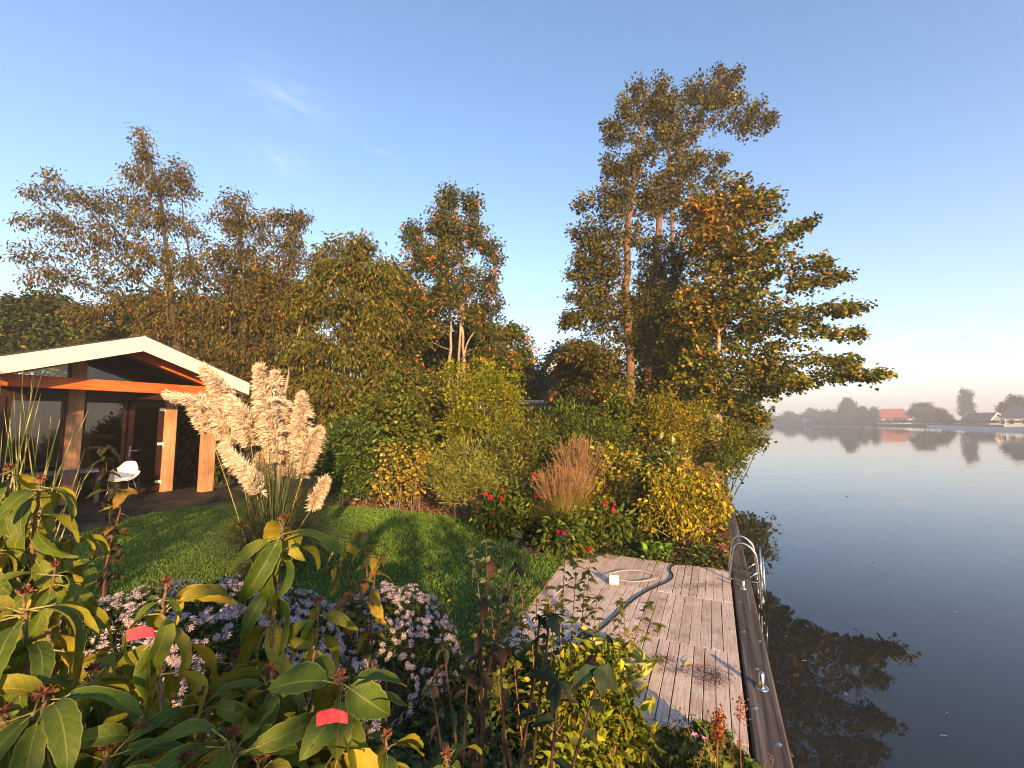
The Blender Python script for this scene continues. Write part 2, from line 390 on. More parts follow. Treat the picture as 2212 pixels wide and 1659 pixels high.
# ------------------------------------------------------------------ timber deck
m_deck = None
def deck_mat():
    m, nt, p, o = mat_new('weathered_deck')
    oi = nt.nodes.new('ShaderNodeObjectInfo')
    v = noise(nt, 1.0, 7, .7, mapped(nt, QROT, (5, 60, 60)))
    k = noise(nt, 4.5, 6, .75); f = noise(nt, 60, 4, .7)
    c = ramp(nt, v, [(.3, (.29, .215, .17)), (.48, (.50, .385, .315)), (.7, (.62, .51, .44))])
    c = mixc(nt, 1.0, c, ramp(nt, oi.outputs['Random'], [(0, (.80, .77, .74)), (.5, (1, 1, 1)), (1, (1.12, 1.12, 1.12))]), 'MULTIPLY')
    c = mixc(nt, ramp(nt, k, [(.48, (0, 0, 0)), (.62, (.55, .55, .55))]), c, (.62, .57, .53))       # pale bloom of frost and lichen
    c = mixc(nt, ramp(nt, noise(nt, 2.3, 7, .72, mapped(nt, QROT, (1.3, 1.0, 1))), [(.56, (0, 0, 0)), (.7, (.7, .7, .7))]), c, (.105, .075, .055))
    c = mixc(nt, ramp(nt, f, [(.62, (0, 0, 0)), (.72, (.6, .6, .6))]), c, (.06, .05, .042))
    nt.links.new(c, p.inputs['Base Color']); p.inputs['Roughness'].default_value = .85; p.inputs['Specular IOR Level'].default_value = .2
    bump(nt, p, nmath(nt, 'ADD', v, f), .5, .006); return m
m_deck = deck_mat()
m_dark = plain_mat('dark_timber', (.02, .017, .014), .9)
s_back = float(np.dot(G(1574.6, 1232.6)[:2] - O[:2], Qd[:2])) + .02
ROW = 1.055; DW = 2.02; NPL = 24
deck = thing('timber_deck', 'weathered grey timber deck of plank panels beside the river', 'deck', Q(0, 1, -.09))
g = Geo(); box(g, (s_back - 4 * ROW + .02, .02, -.088), (s_back - .01, DW - .01, -.05), (.02, .02, .02), 0, QM); part('joist_bed', g, m_dark, deck)
pitch_d = DW / NPL; pm = {}
r = np.random.default_rng(5)
dorg = LOC[deck]
for row in range(4):
    cuts = [0.006]
    while cuts[-1] < DW - .05:
        cuts.append(min(DW, cuts[-1] + r.choice([.078, .084, .09, .112], p=[.35, .35, .2, .1])))
    for i in range(len(cuts) - 1):
        w = round((cuts[i + 1] - cuts[i] - .006) * 250) / 250
        if w < .03: continue
        ln = ROW - .005
        if w not in pm:
            g = Geo(); cbox(g, (-ln / 2, -w / 2, -.045), (ln / 2, w / 2, 0), .002); pm[w] = g.mesh('plank', [m_deck])
        c = Q(s_back - ROW * (row + .5) + r.normal(0, .002), (cuts[i] + cuts[i + 1]) / 2, r.normal(0, .0010)) - dorg
        o = put('plank', pm[w], deck, loc=c); o.rotation_euler = (r.normal(0, .004), 0, QROT + r.normal(0, .0022))

# kerb beam along the water, sheet piles under it
BW = float(np.dot(G(1621.3, 1256)[:2] - O[:2], -Nd[:2]))
m_kerb = None
def kerb_mat():
    m, nt, p, o = mat_new('kerb_timber')
    v = noise(nt, 1.0, 7, .65, mapped(nt, QROT, (1.1, 34, 34))); k = noise(nt, 40, 5, .7); l = noise(nt, 1.0, 4, .6, mapped(nt, QROT, (.7, 13, 13)))
    c = ramp(nt, v, [(.3, (.028, .022, .020)), (.5, (.075, .060, .055)), (.72, (.14, .12, .112))])
    c = mixc(nt, ramp(nt, l, [(.56, (0, 0, 0)), (.7, (.45, .45, .45))]), c, (.25, .235, .235))
    c = mixc(nt, ramp(nt, k, [(.6, (0, 0, 0)), (.75, (.5, .5, .5))]), c, (.04, .03, .026))
    nt.links.new(c, p.inputs['Base Color']); p.inputs['Roughness'].default_value = .8; p.inputs['Specular IOR Level'].default_value = .25
    bump(nt, p, v, .6, .008); return m
m_kerb = kerb_mat()
m_steel = plain_mat('stainless_steel', (.62, .60, .56), .2, 1.0, .5, .06, 20)
m_pile = plain_mat('tarred_pile', (.03, .025, .02), .85, 0, .3, .4, 8)
kb = thing('kerb_beam', 'long dark weathered kerb beam along the edge of the water', 'quay edge', Q(0, -BW / 2, 0))
for s0, s1 in ((-5.5, .062), (.070, 6.2), (6.208, 16)):
    g = Geo(); cbox(g, (s0, -BW, -.13), (s1, -.012, .004 if s0 > 0 else .010), .012, (.1, .1, .1), 0, QM); part('beam', g, m_kerb, kb)
g = Geo(); s = -5.5
while s < 40:
    cbox(g, (s, -BW + .03, -.9), (s + .235, -BW + .075, -.13 if s < 16 else -.06), .008, (.1, .1, .1), 0, QM); s += .245
part('sheet_pile', g, m_pile, kb, kind='stuff')
def px_on(x, y, z=0): return G(x, y, z)
for x, y in ((1630, 1530), (1634, 1445), (1682, 1608), (1640, 1385), (1605, 1365), (1598, 1300)):       # bolt heads sunk in the beam
    c = px_on(x, y, .01); g = Geo(); lathe(g, [(0, .004), (.007, .004), (.010, .001), (.016, .0015), (.017, -.004)], 12, c); part('bolt', g, m_steel, kb, smooth=True)

def bollard(x, y, h, rad, label):
    c = px_on(x, y, .010); t = thing('mooring_post', label, 'mooring post', c, 'steel mooring posts on the kerb beam')
    g = Geo(); lathe(g, [(0, h), (rad * .8, h), (rad, h - .004), (rad, .008)], 20, c); part('post', g, m_steel, t, smooth=True)
    g = Geo(); lathe(g, [(rad, .008), (rad * 1.9, .008), (rad * 2.1, .005), (rad * 2.1, 0)], 20, c); part('base_plate', g, m_steel, t, smooth=True)
bollard(1646, 1487, .105, .020, 'short steel mooring post nearest the viewer on the kerb beam')
bollard(1606, 1272, .085, .016, 'short steel mooring post just in front of the pool ladder')

# ladder: two hoops across the beam, legs down to the water, braces, treads
lad = thing('pool_ladder', 'stainless steel ladder with two looped handrails at the deck edge', 'ladder', Q(.15, -.1, 0))
for s in (-.005, .33):
    top = .43
    prof = [(.018, .006), (.004, .12), (-.018, .27), (-.036, .345), (-.070, .405), (-.12, top), (-.17, top - .012), (-.225, top - .055), (-.262, top - .12), (-.276, .18), (-.283, 0), (-.287, -.2), (-.29, -.285)]
    g = Geo(); tube(g, curve_pts([Q(s, d, z) for d, z in prof], 56), .0135, 12); part('handrail', g, m_steel, lad, smooth=True)
    g = Geo(); tube(g, [Q(s, -.285, .14), Q(s, -.15, .014)], .009, 10); part('brace', g, m_steel, lad, smooth=True)
    g = Geo(); cbox(g, (s - .014, -.30, .0105), (s + .014, .035, .0155), .001, (.5, .5, .5), 0, QM); part('foot_strap', g, m_steel, lad)
    g = Geo(); tube(g, [Q(s, -.33, .30), Q(s, -.335, -.05), Q(s, -.343, -.29)], .010, 10); part('outer_stile', g, m_steel, lad, smooth=True)
for z in (-.08, -.22):
    g = Geo(); cbox(g, (-.005, -.335, z), (.33, -.285, z + .022), .004, (.5, .5, .5), 0, QM); part('tread', g, m_steel, lad)

# bits lying on the deck
m_black = plain_mat('black_rubber', (.012, .011, .011), .7, 0, .2)
m_cream = plain_mat('cream_plastic', (.72, .68, .56), .5, 0, .4, .08)
m_hose = plain_mat('yellow_green_hose', (.36, .34, .05), .45, 0, .5, .2, 15)
m_red = plain_mat('red_plastic', (.62, .06, .035), .5)
def on_deck(px, z): return [np.append(G(x, y, z)[:2], z) for x, y in px]
g = Geo(); tube(g, curve_pts(on_deck([(1470, 1216), (1452, 1222), (1448, 1232), (1453, 1240), (1452, 1248), (1440, 1257), (1415, 1268), (1392, 1280), (1372, 1293), (1350, 1312), (1330, 1330), (1305, 1353), (1283, 1368), (1260, 1380)], .012), 80), .0085, 8)
part('cable', g, m_black, smooth=True, label='black cable snaking diagonally across the grey deck', cat='cable')
ct = G(1368, 1243, .09)
g = Geo(); th = np.linspace(0, 2 * math.pi * 1.02, 60)
tube(g, [np.append(G(1368 + 53 * math.cos(t) + 3 * math.sin(2 * t), 1243.5 + 11.5 * math.sin(t) + 1.5 * math.cos(t), .03)[:2], .03 + .004 * math.sin(3 * t)) for t in th], .0045, 8)
part('wire_loop', g, plain_mat('tan_wire', (.46, .36, .24), .5), smooth=True, label='thin cream wire bent in a loop on the deck behind the square plate', cat='wire loop')
pc = G(1327, 1264, .004)
sq = thing('square_plate', 'small cream square plastic box standing on the deck', 'plastic box', pc)
fr = np.array((.97, -.16, 0)); fr /= np.linalg.norm(fr); fb = np.array((-fr[1], fr[0], 0))
def PM(V): return pc + V[:, :1] * fr + V[:, 1:2] * fb + V[:, 2:3] * np.array((0, .12, 1.))
g = Geo(); cbox(g, (-.053, 0, 0), (.053, .022, .100), .008, (.5, .5, .5), 0, PM); part('housing', g, m_cream, sq)
g = Geo(); cbox(g, (-.048, -.006, .006), (.048, -.0005, .094), .003, (.5, .5, .5), 0, PM); part('lid', g, m_cream, sq)
for dx, dz in ((0, .012), (0, .088)):
    g = Geo(); box(g, (dx - .004, -.009, dz - .004), (dx + .004, -.0062, dz + .004), (.5, .5, .5), 0, PM); part('screw', g, m_steel, sq)
# garden hose in an untidy coil
g = Geo(); r = np.random.default_rng(11); hc = G(1325, 1445, 0); pts = []
for i in range(150):
    t = i * 2 * math.pi / 22; rr = .24 + .035 * math.sin(t * .37) + .02 * math.sin(t * 1.9)
    pts.append((hc[0] + rr * math.cos(t) + .03 * math.sin(t * .21), hc[1] + rr * .8 * math.sin(t) + .03 * math.cos(t * .17), .018 + .017 * (i / 22 % 6) + .012 * math.sin(t * 2.3 + i * .1)))
pts += [(hc[0] + .12, hc[1] + .3, .03), (hc[0] + .02, hc[1] + .42, .02), (hc[0] - .12, hc[1] + .52, .016)]
tube(g, curve_pts(pts, 460), .0125, 8)
part('garden_hose', g, m_hose, smooth=True, label='yellow-green garden hose coiled in a heap on the deck', cat='hose')
pc = G(1193, 1193, .03); rp = thing('red_pipe', 'red pipe end with a black cap lying between the deck and the lawn', 'pipe', pc)
Zr = pc[1]
g = Geo(); tube(g, curve_pts([W(1186, 1188, Zr), W(1196, 1190, Zr - .02), W(1206, 1197, Zr - .06), W(1213, 1207, Zr - .12)], 14), .036, 12); part('pipe', g, m_red, rp, smooth=True)
g = Geo(); tube(g, [W(1176, 1186, Zr), W(1187, 1188, Zr)], .043, 12); part('cap', g, m_black, rp, smooth=True)
# rusty leaf crumbs blown on the deck
g = Geo(); r = np.random.default_rng(21); P = []
for x, y, sx, sy, n in ((1430, 1425, 30, 9, 420), (1465, 1448, 35, 10, 260), (1530, 1455, 40, 18, 700), (1550, 1470, 30, 14, 300), (1500, 1267, 55, 6, 420), (1545, 1262, 30, 8, 200), (1450, 1330, 160, 80, 300), (1480, 1240, 100, 12, 160)):
    for _ in range(n):
        q = G(x + r.normal(0, sx * .6), y + r.normal(0, sy * .6)); P.append(q)
P = np.array(P); n = len(P); P[:, 2] = r.uniform(.002, .008, n)
dd = (P[:, :2] - O[:2]) @ Nd[:2]; ss = (P[:, :2] - O[:2]) @ Qd[:2]
k = (dd > .01) & (dd < DW) & (ss < s_back); P = P[k]; n = len(P)
scatter(g, 'fold', P, nrm(r.normal(0, 1, (n, 3)) * (1, 1, .25)), nrm(r.normal(0, .5, (n, 3)) + (0, 0, 1)), r.uniform(.005, .014, n), r.uniform(.003, .007, n), palette(r, n, [((.09, .03, .015), 4), ((.05, .022, .014), 3), ((.14, .055, .025), 1)]))
part('leaf_litter', g, M_LEAF, kind='stuff', label='rusty crumbs of fallen leaves strewn on the grey deck', cat='leaf litter')
c = G(1478, 1437, .006)
g = Geo(); scatter(g, 'oval', np.array([c]), np.array([(.9, .25, .05)]), np.array([(0, -.2, 1.)]), .075, .05, np.array([(.42, .29, .11)]))
tube(g, curve_pts([c, c + (.04, .04, .012), c + (.1, .05, .02), c + (.16, .03, .004)], 8), .0016, 4, (.36, .26, .1))
part('dry_leaf', g, M_LEAF, label='single pale dry leaf with a long stalk lying on the deck', cat='fallen leaf')
# ------------------------------------------------------------------ the garden house
H0 = np.array((-8.97, 7.46, 0.0))
def Hp(t, w, z): return H0 + t * Qd + w * Nd + np.array((0, 0, z))           # t along the gable front, w behind its beam, z up
def HM(V): return H0 + V[:, :1] * Qd + V[:, 1:2] * Nd + V[:, 2:3] * np.array((0, 0, 1.))
m_fascia = plain_mat('cream_fascia', (.70, .645, .54), .45, 0, .4, .03)
m_roof = plain_mat('slate_roofing', (.06, .062, .068), .6, 0, .4, .25, 20)
m_larch = wood_mat('oiled_larch', ((.36, .075, .016), (.48, .115, .024), (.56, .16, .042)), QROT, (2.5, 40, 40), .5)
m_post = wood_mat('larch_post', ((.33, .16, .075), (.44, .23, .12), (.55, .32, .18)), QROT, (2.2, 38, 38), .6, True)
m_soffit = wood_mat('pine_soffit', ((.40, .27, .13), (.52, .36, .18), (.60, .44, .24)), QROT, (3, 40, 40), .6)
m_frame = wood_mat('brown_frame', ((.020, .009, .006), (.032, .014, .009), (.045, .020, .013)), QROT, (3, 50, 50), .35, True, .1)
m_wall_in = plain_mat('room_wall', (.10, .085, .07), .8)
m_floor = wood_mat('black_decking', ((.012, .011, .010), (.022, .02, .018), (.035, .032, .03)), QROT, (3, 40, 40), .7)
def glass_mat():
    m, nt, p, o = mat_new('window_glass')
    gl = nt.nodes.new('ShaderNodeBsdfGlossy'); gl.inputs['Roughness'].default_value = .01; gl.inputs['Color'].default_value = (.9, .9, .9, 1)
    tr = nt.nodes.new('ShaderNodeBsdfTransparent'); tr.inputs[0].default_value = (.62, .66, .64, 1)
    fr = nt.nodes.new('ShaderNodeFresnel'); fr.inputs[0].default_value = 1.75
    mx = nt.nodes.new('ShaderNodeMixShader'); nt.links.new(fr.outputs[0], mx.inputs[0]); nt.links.new(tr.outputs[0], mx.inputs[1]); nt.links.new(gl.outputs[0], mx.inputs[2])
    nt.links.new(mx.outputs[0], o.inputs[0]); return m
m_glass = glass_mat()
house = thing('garden_house', 'low timber garden house with cream gable boards and glazed front at left', 'house', Hp(1.74, 2, 0))
T_R, Z_R, SL = 1.74, 3.60, .356                    # ridge: where along the front, how high, roof slope
T0, T1 = T_R - 2.27, T_R + 2.27
OV, BACK, ZF, WB = -.60, 5.6, .12, .95             # overhang, depth, floor, set-back of the glazing
def rz(t): return Z_R - SL * abs(t - T_R)
# roof: two slabs, each with its own boards
for sgn in (-1, 1):
    te = T_R + sgn * 2.27
    g = Geo()
    V = np.array([[T_R, OV + .02, Z_R - .03], [te, OV + .02, rz(te) - .03], [te, BACK, rz(te) - .03], [T_R, BACK, Z_R - .03],
                  [T_R, OV - .012, Z_R + .03], [te + sgn * .03, OV - .012, rz(te + sgn * .03) + .03], [te + sgn * .03, BACK, rz(te + sgn * .03) + .03], [T_R, BACK, Z_R + .03]])
    g.add(HM(V), BOXF); part('roof', g, m_roof, house)
    # gable board
    g = Geo(); hb = .315
    V = np.array([[T_R, OV - .03, Z_R - hb], [te, OV - .03, rz(te) - hb + .02], [te, OV, rz(te) - hb + .02], [T_R, OV, Z_R - hb], [T_R, OV - .03, Z_R - .002], [te, OV - .03, rz(te) - .002], [te, OV, rz(te) - .002], [T_R, OV, Z_R - .002]])
    g.add(HM(V), BOXF); part('gable_board', g, m_fascia, house)
    # soffit boards running with the ridge
    n = 17
    for i in range(n):
        a = T_R + sgn * (2.25 * i / n + .012); b = T_R + sgn * (2.25 * (i + 1) / n - .002)
        g = Geo(); dz = -.075 - .003 * (i % 2)
        V = np.array([[a, OV + .004, rz(a) + dz - .018], [b, OV + .004, rz(b) + dz - .018], [b, WB + .3, rz(b) + dz - .018], [a, WB + .3, rz(a) + dz - .018], [a, OV + .004, rz(a) + dz], [b, OV + .004, rz(b) + dz], [b, WB + .3, rz(b) + dz], [a, WB + .3, rz(a) + dz]])
        g.add(HM(V), BOXF); part('soffit_board', g, m_soffit, house)
    # sloping rafter above the front beam
    ta = T_R + sgn * .0 + sgn * .01; tb = T_R + sgn * 1.83
    g = Geo(); zc = -.10 - .12
    V = np.array([[ta, -.06, rz(ta) - .105 - .24], [tb, -.06, rz(tb) - .105 - .24], [tb, .06, rz(tb) - .105 - .24], [ta, .06, rz(ta) - .105 - .24], [ta, -.06, rz(ta) - .105], [tb, -.06, rz(tb) - .105], [tb, .06, rz(tb) - .105], [ta, .06, rz(ta) - .105]])
    g.add(HM(V), BOXF); part('rafter', g, m_larch, house)
g = Geo(); V = HM(np.array([[T_R - .02, OV - .036, Z_R - .315], [T_R + .02, OV - .036, Z_R - .315], [T_R + .02, OV - .0305, Z_R - .315], [T_R - .02, OV - .0305, Z_R - .315], [T_R - .02, OV - .036, Z_R + .006], [T_R + .02, OV - .036, Z_R + .006], [T_R + .02, OV - .0305, Z_R + .006], [T_R - .02, OV - .0305, Z_R + .006]]))
g.add(V, BOXF); part('ridge_strip', g, m_fascia, house)
ZB0, ZB1 = 2.45, 2.675
g = Geo(); beam(g, Hp(-.35, 0, (ZB0 + ZB1) / 2), Hp(3.60, 0, (ZB0 + ZB1) / 2), .13, ZB1 - ZB0, Nd, c=.01); part('front_beam', g, m_larch, house)
for t in (-.22, 3.46):
    for dt in (-.067, .067):
        g = Geo(); cbox(g, (t + dt - .065, -.085, ZF), (t + dt + .065, .10, ZB0 - .003), .004, (.5, .5, .5), 0, HM); part('post', g, m_post, house)
for t, w1 in ((1.30, .115), (3.06, .115)):
    for dt in (-.06, .06):
        top = rz(t) - .35 if t < 2 else 2.43
        g = Geo(); cbox(g, (t + dt - .058, WB - .10, ZF), (t + dt + .058, WB + .06, top), .004, (.5, .5, .5), 0, HM); part('wall_post', g, m_post, house)
# glazed wall: frames, panes, door
def frame_box(t0, t1, z0, z1, w0=WB - .02, w1=WB + .05, name='frame', mat=None, parent=None):
    g = Geo(); cbox(g, (t0, w0, z0), (t1, w1, z1), .003, (.5, .5, .5), 0, HM); return part(name, g, mat or m_frame, parent or house)
def pane(t0, t1, z0, z1, parent, w=WB + .015):
    g = Geo(); box(g, (t0, w, z0), (t1, w + .006, z1), (.5, .5, .5), 0, HM); return part('pane', g, m_glass, parent)
def window(t0, t1, z0, z1, fw=.06, name='window'):
    g = Geo()
    for a in ((t0, t0 + fw, z0, z1), (t1 - fw, t1, z0, z1), (t0 + fw + .001, t1 - fw - .001, z0, z0 + fw), (t0 + fw + .001, t1 - fw - .001, z1 - fw, z1)):
        cbox(g, (a[0], WB - .018, a[2]), (a[1], WB + .045, a[3]), .004, (.5, .5, .5), 0, HM)
    f = part(name, g, m_frame, house); pane(t0 + fw, t1 - fw, z0 + fw, z1 - fw, f); return f
ZT = 2.30
frame_box(-.5, 1.18, ZT, 2.52, name='head_rail'); frame_box(1.42, 2.94, ZT, 2.52, name='head_rail')
window(-.50, .32, ZF + .02, ZT - .002); window(.34, 1.17, ZF + .02, ZT - .002); window(1.43, 2.20, ZF + .02, ZT - .002)
# wedge panes under the roof
for a, b in ((.12, 1.17), (1.43, 3.30)):
    g = Geo(); ts = np.array([a, b] if b < T_R else [a, T_R, b]); tops = [max(2.53, rz(t) - .36) for t in ts]
    V = [[t, WB + .01, 2.525] for t in ts] + [[t, WB + .01, z] for t, z in zip(ts[::-1], tops[::-1])]
    g.add(HM(np.array(V, float)), np.arange(len(V))[None, :]); part('gable_pane', g, m_glass, house)
dt0, dt1 = 2.24, 2.92
door = None
g = Geo(); fw = .095
for a in ((dt0, dt0 + fw, ZF + .03, ZT - .02), (dt1 - fw, dt1, ZF + .03, ZT - .02), (dt0 + fw + .001, dt1 - fw - .001, ZF + .03, ZF + .14), (dt0 + fw + .001, dt1 - fw - .001, ZT - .13, ZT - .02)):
    cbox(g, (a[0], WB - .04, a[2]), (a[1], WB + .02, a[3]), .004, (.5, .5, .5), 0, HM)
door = part('door', g, m_frame, house); pane(dt0 + fw, dt1 - fw, ZF + .14, ZT - .13, door, WB - .01)
m_chrome = plain_mat('brushed_hardware', (.70, .69, .66), .3, 1, .5, .05, 20); m_white = plain_mat('white_plastic', (.80, .78, .74), .4, 0, .5, .03)
g = Geo(); cbox(g, (dt0 + .028, WB - .052, 1.02), (dt0 + .062, WB - .041, 1.26), .003, (.5, .5, .5), 0, HM)
tube(g, [Hp(dt0 + .045, WB - .05, 1.15), Hp(dt0 + .045, WB - .10, 1.15), Hp(dt0 + .17, WB - .10, 1.15)], .009, 8); part('door_handle', g, m_chrome, door)
for z in (.38, 1.28, 2.12):
    g = Geo(); cbox(g, (dt1 - .10, WB - .056, z - .03), (dt1 + .03, WB - .042, z + .03), .003, (.5, .5, .5), 0, HM)
    cbox(g, (dt1 + .005, WB - .072, z - .07), (dt1 + .03, WB - .0565, z + .02), .003, (.5, .5, .5), 0, HM); part('hinge', g, m_white, door)
# walls: right flank, back, left flank; floor
g = Geo(); box(g, (3.18, WB - .02, ZF - .2), (3.26, BACK - .4, 2.62), (.5, .5, .5), 0, HM); part('side_wall', g, m_frame, house)
g = Geo(); box(g, (-.52, BACK - .4, ZF - .2), (3.26, BACK - .3, 2.62), (.5, .5, .5), 0, HM); part('back_wall', g, m_wall_in, house)
g = Geo(); box(g, (-.60, WB - .02, ZF - .2), (-.52, BACK - .4, 2.62), (.5, .5, .5), 0, HM); part('side_wall', g, m_frame, house)
g = Geo(); box(g, (-.52, WB + .3, 2.62), (3.26, BACK - .4, 2.66), (.5, .5, .5), 0, HM); part('ceiling', g, m_wall_in, house)
g = Geo(); box(g, (-.52, WB + .06, ZF - .15), (3.18, BACK - .4, ZF - .01), (.5, .5, .5), 0, HM); part('floor', g, m_wall_in, house)
n = 20
for i in range(n):
    w0 = -.75 + i * (WB + .8) / n
    g = Geo(); cbox(g, (-.9, w0, ZF - .17), (3.9, w0 + (WB + .8) / n - .006, ZF - .004), .004, (.5, .5, .5), 0, HM); part('floor_board', g, m_floor, house)

# chair, table, the white frame standing indoors
def shell_chair(c, fwd, label):
    """moulded armchair on four thin legs; c on the floor, fwd the way it faces"""
    fwd = nrm(np.array(fwd, float)); sd = np.array((-fwd[1], fwd[0], 0))
    t = thing('shell_chair', label, 'chair', c)
    def P(x, y, z): return c + x * sd + y * fwd + np.array((0, 0, z))
    nu, nv = 17, 12; V = []
    for j in range(nv):
        v = j / (nv - 1)
        for i in range(nu):
            u = -1 + 2 * i / (nu - 1)
            if v < .5:
                k = v / .5; y = .21 - .40 * k; z = .445 - .02 * math.sin(k * math.pi) + .012 * k; half = .20 + .035 * k
                rise = abs(u) ** 3 * (.02 + .17 * k ** 1.5)
                V.append(P(u * (half + .03 * abs(u) ** 3 * k), y, z + rise))
            else:
                k = (v - .5) / .5; y = -.19 - .09 * k - .015 * math.sin(k * math.pi); z = .457 + .37 * k
                half = .235 - .03 * k - .04 * k ** 4
                zz = .457 + (.19 + (.37 - .19) * max(0, 1 - abs(u) ** 4)) * k + .0 if abs(u) > .0 else z
                arm = abs(u) ** 3 * .16 * (1 - k)
                V.append(P(u * half, y + (.24 * abs(u) ** 4) * (1 - .55 * k), min(z, zz) + abs(u) ** 3 * .19 * (1 - k)))
    i = np.arange(nv - 1)[:, None] * nu; k = np.arange(nu - 1)[None, :]
    F = np.stack((i + k, i + k + 1, i + nu + k + 1, i + nu + k), -1).reshape(-1, 4)
    g = Geo(); g.add(V, F); o = part('seat_shell', g, m_white, t, smooth=True)
    md = o.modifiers.new('thick', 'SOLIDIFY'); md.thickness = .014; sb = o.modifiers.new('smooth', 'SUBSURF'); sb.levels = sb.render_levels = 1
    for sx in (-1, 1):
        for sy in (-1, 1):
            g = Geo(); tube(g, [P(sx * .13, sy * .12 - .01, .43), P(sx * .23, sy * .22 - .01, 0)], (.011, .008), 8); part('leg', g, m_chrome, t, smooth=True)
    return t
cc = G(262, 1081, ZF)
shell_chair(cc, (.35, -.93, 0), 'white moulded armchair with thin metal legs under the porch')
m_table = plain_mat('grey_table', (.085, .085, .09), .55)
tc = Hp(1.66, .28, ZF)
tb = thing('porch_table', 'dark grey dining table under the porch beside the white chair', 'table', tc)
g = Geo(); cbox(g, (.35, -.14, ZF + .70), (1.62, .50, ZF + .74), .004, (.5, .5, .5), 0, HM); part('tabletop', g, m_table, tb)
for t in (.38, 1.59):
    for w in (-.11, .47):
        g = Geo(); cbox(g, (t - .03, w - .03, ZF), (t + .03, w + .03, ZF + .699), .003, (.5, .5, .5), 0, HM); part('leg', g, m_table, tb)
fc = Hp(2.55, WB + .30, ZF)
xf = thing('trestle_frame', 'white crossed wooden frame standing indoors behind the door glass', 'frame', fc)
for a, b in (((2.36, .02), (2.36, .62)), ((2.66, .02), (2.66, .62)), ((2.36, .62), (2.66, .62)), ((2.36, .22), (2.66, .22)), ((2.38, .24), (2.64, .60)), ((2.36, .04), (2.66, .04))):
    g = Geo(); beam(g, Hp(a[0], WB + .30, ZF + a[1]), Hp(b[0], WB + .30, ZF + b[1]), .03, .035, Nd, c=.003); part('slat', g, m_white, xf)
# ------------------------------------------------------------------ trees
BARK_GREY = (.13, .10, .075); BARK_DARK = (.06, .045, .035); BARK_PALE = (.30, .23, .16); BARK_RED = (.16, .085, .05)
def grow(r, trunks, targets, rt=.006, up=.35, kink=.06, maxr=.5):
    """a skeleton: trunk polylines plus a branch from the nearest wood to every target; returns tubes and the twig direction at each target"""
    nodes, rad, tubes, par = [], [], [], []
    for P, r0, r1 in trunks:
        P = curve_pts(P, max(8, len(P) * 5)) if len(P) > 2 else np.linspace(P[0], P[1], 8)
        P = P + np.concatenate((np.zeros((1, 3)), r.normal(0, 1, (len(P) - 2, 3)) * r0 * .18, np.zeros((1, 3))))
        tr = np.linspace(0, 1, len(P)); rr = r0 * (1 - tr) ** .8 + r1 * tr ** .8
        tubes.append((P, rr, True)); k0 = len(nodes)
        for i, p in enumerate(P):
            nodes.append(p); rad.append(rr[i]); par.append(k0 + i - 1 if i else -1)
    T = np.asarray(targets); N = np.array(nodes); base = N
    dmin = np.min(np.linalg.norm(T[:, None] - base[None], axis=2), 1); order = np.argsort(dmin)
    cap = len(N) + 3 * len(T); A = np.zeros((cap, 3)); A[:len(N)] = N; n = len(N); Rr = np.zeros(cap); Rr[:n] = rad
    dirs = np.zeros((len(T), 3)); starts = []
    for k in order:
        t = T[k]; dv = t - A[:n]; d = np.linalg.norm(dv, axis=1)
        cost = d * (1 + .9 * np.clip(-dv[:, 2] / (d + 1e-6) + .1, 0, 1)) + .12 * (Rr[:n] < .004)
        j = int(np.argmin(cost)); p0 = A[j]; L = d[j]
        if L < .02: dirs[k] = (0, 0, 1); continue
        r0 = min(Rr[j] * .62, rt + .011 * L ** .9 + .004); r1 = rt * .45
        m1 = p0 + (t - p0) * .4 + np.array((0, 0, up * L * .22)) + r.normal(0, kink * L, 3)
        m2 = p0 + (t - p0) * .74 + np.array((0, 0, up * L * .16)) + r.normal(0, kink * L, 3)
        P = np.array((p0, m1, m2, t)); rr = np.array((r0, r0 * .72, r0 * .45 + r1 * .3, r1)); tubes.append((P, rr, False))
        A[n:n + 3] = P[1:]; Rr[n:n + 3] = rr[1:]; n += 3
        dirs[k] = (t - m2) / (np.linalg.norm(t - m2) + 1e-9)
    return tubes, dirs
def leafage(g, r, T, dirs, nleaf, spread, tmpl, L, Wd, pal, droop=.5, sidew=.8, tilt=.6, clump=.16, along=1.0, patches=None, flat=1.0):
    """leaves about every twig end"""
    n = len(T); cnt = np.maximum(1, r.poisson(nleaf, n)); idx = np.repeat(np.arange(n), cnt); m = len(idx)
    D0 = dirs[idx]; back = r.beta(1.0, 1.3, m)[:, None] * along
    off = r.normal(0, 1, (m, 3)) * spread * .5 * (1, 1, flat)
    P = T[idx] - D0 * back * spread * 1.6 + off
    D = nrm(D0 * .7 + nrm(off + 1e-6) * sidew + r.normal(0, .35, (m, 3)) - np.array((0, 0, droop)))
    Nn = nrm(np.array((0, 0, 1.)) + r.normal(0, tilt, (m, 3)))
    C = palette(r, m, pal, .22, True) * np.exp(r.normal(0, clump, n))[idx][:, None]
    if patches is not None:
        pm_, pp = patches(P, r); C[pm_] = palette(r, int(pm_.sum()), pp, .22)
    s = np.exp(r.normal(0, .2, m)); scatter(g, tmpl, P, D, Nn, L * s, Wd * s, C)
TM = 1.0
def blob_targets(r, blobs, Z):
    out = []
    for b in blobs:
        x, y, rx, ry, n = b[:5]; n = int(n * TM + .5); dz = b[5] if len(b) > 5 else 0; kz = b[6] if len(b) > 6 else 1.0
        c = W(x, y, Z + dz); sx = rx * (Z + dz) / FPX; sz = ry * (Z + dz) / FPX
        u = nrm(r.normal(0, 1, (n, 3))) * (r.random((n, 1)) ** (1 / 2.1)); out.append(c + u * (sx, min(sx, sz * 1.5) * kz, sz))
    return np.concatenate(out)
GL = 1.3; TM = 1.5
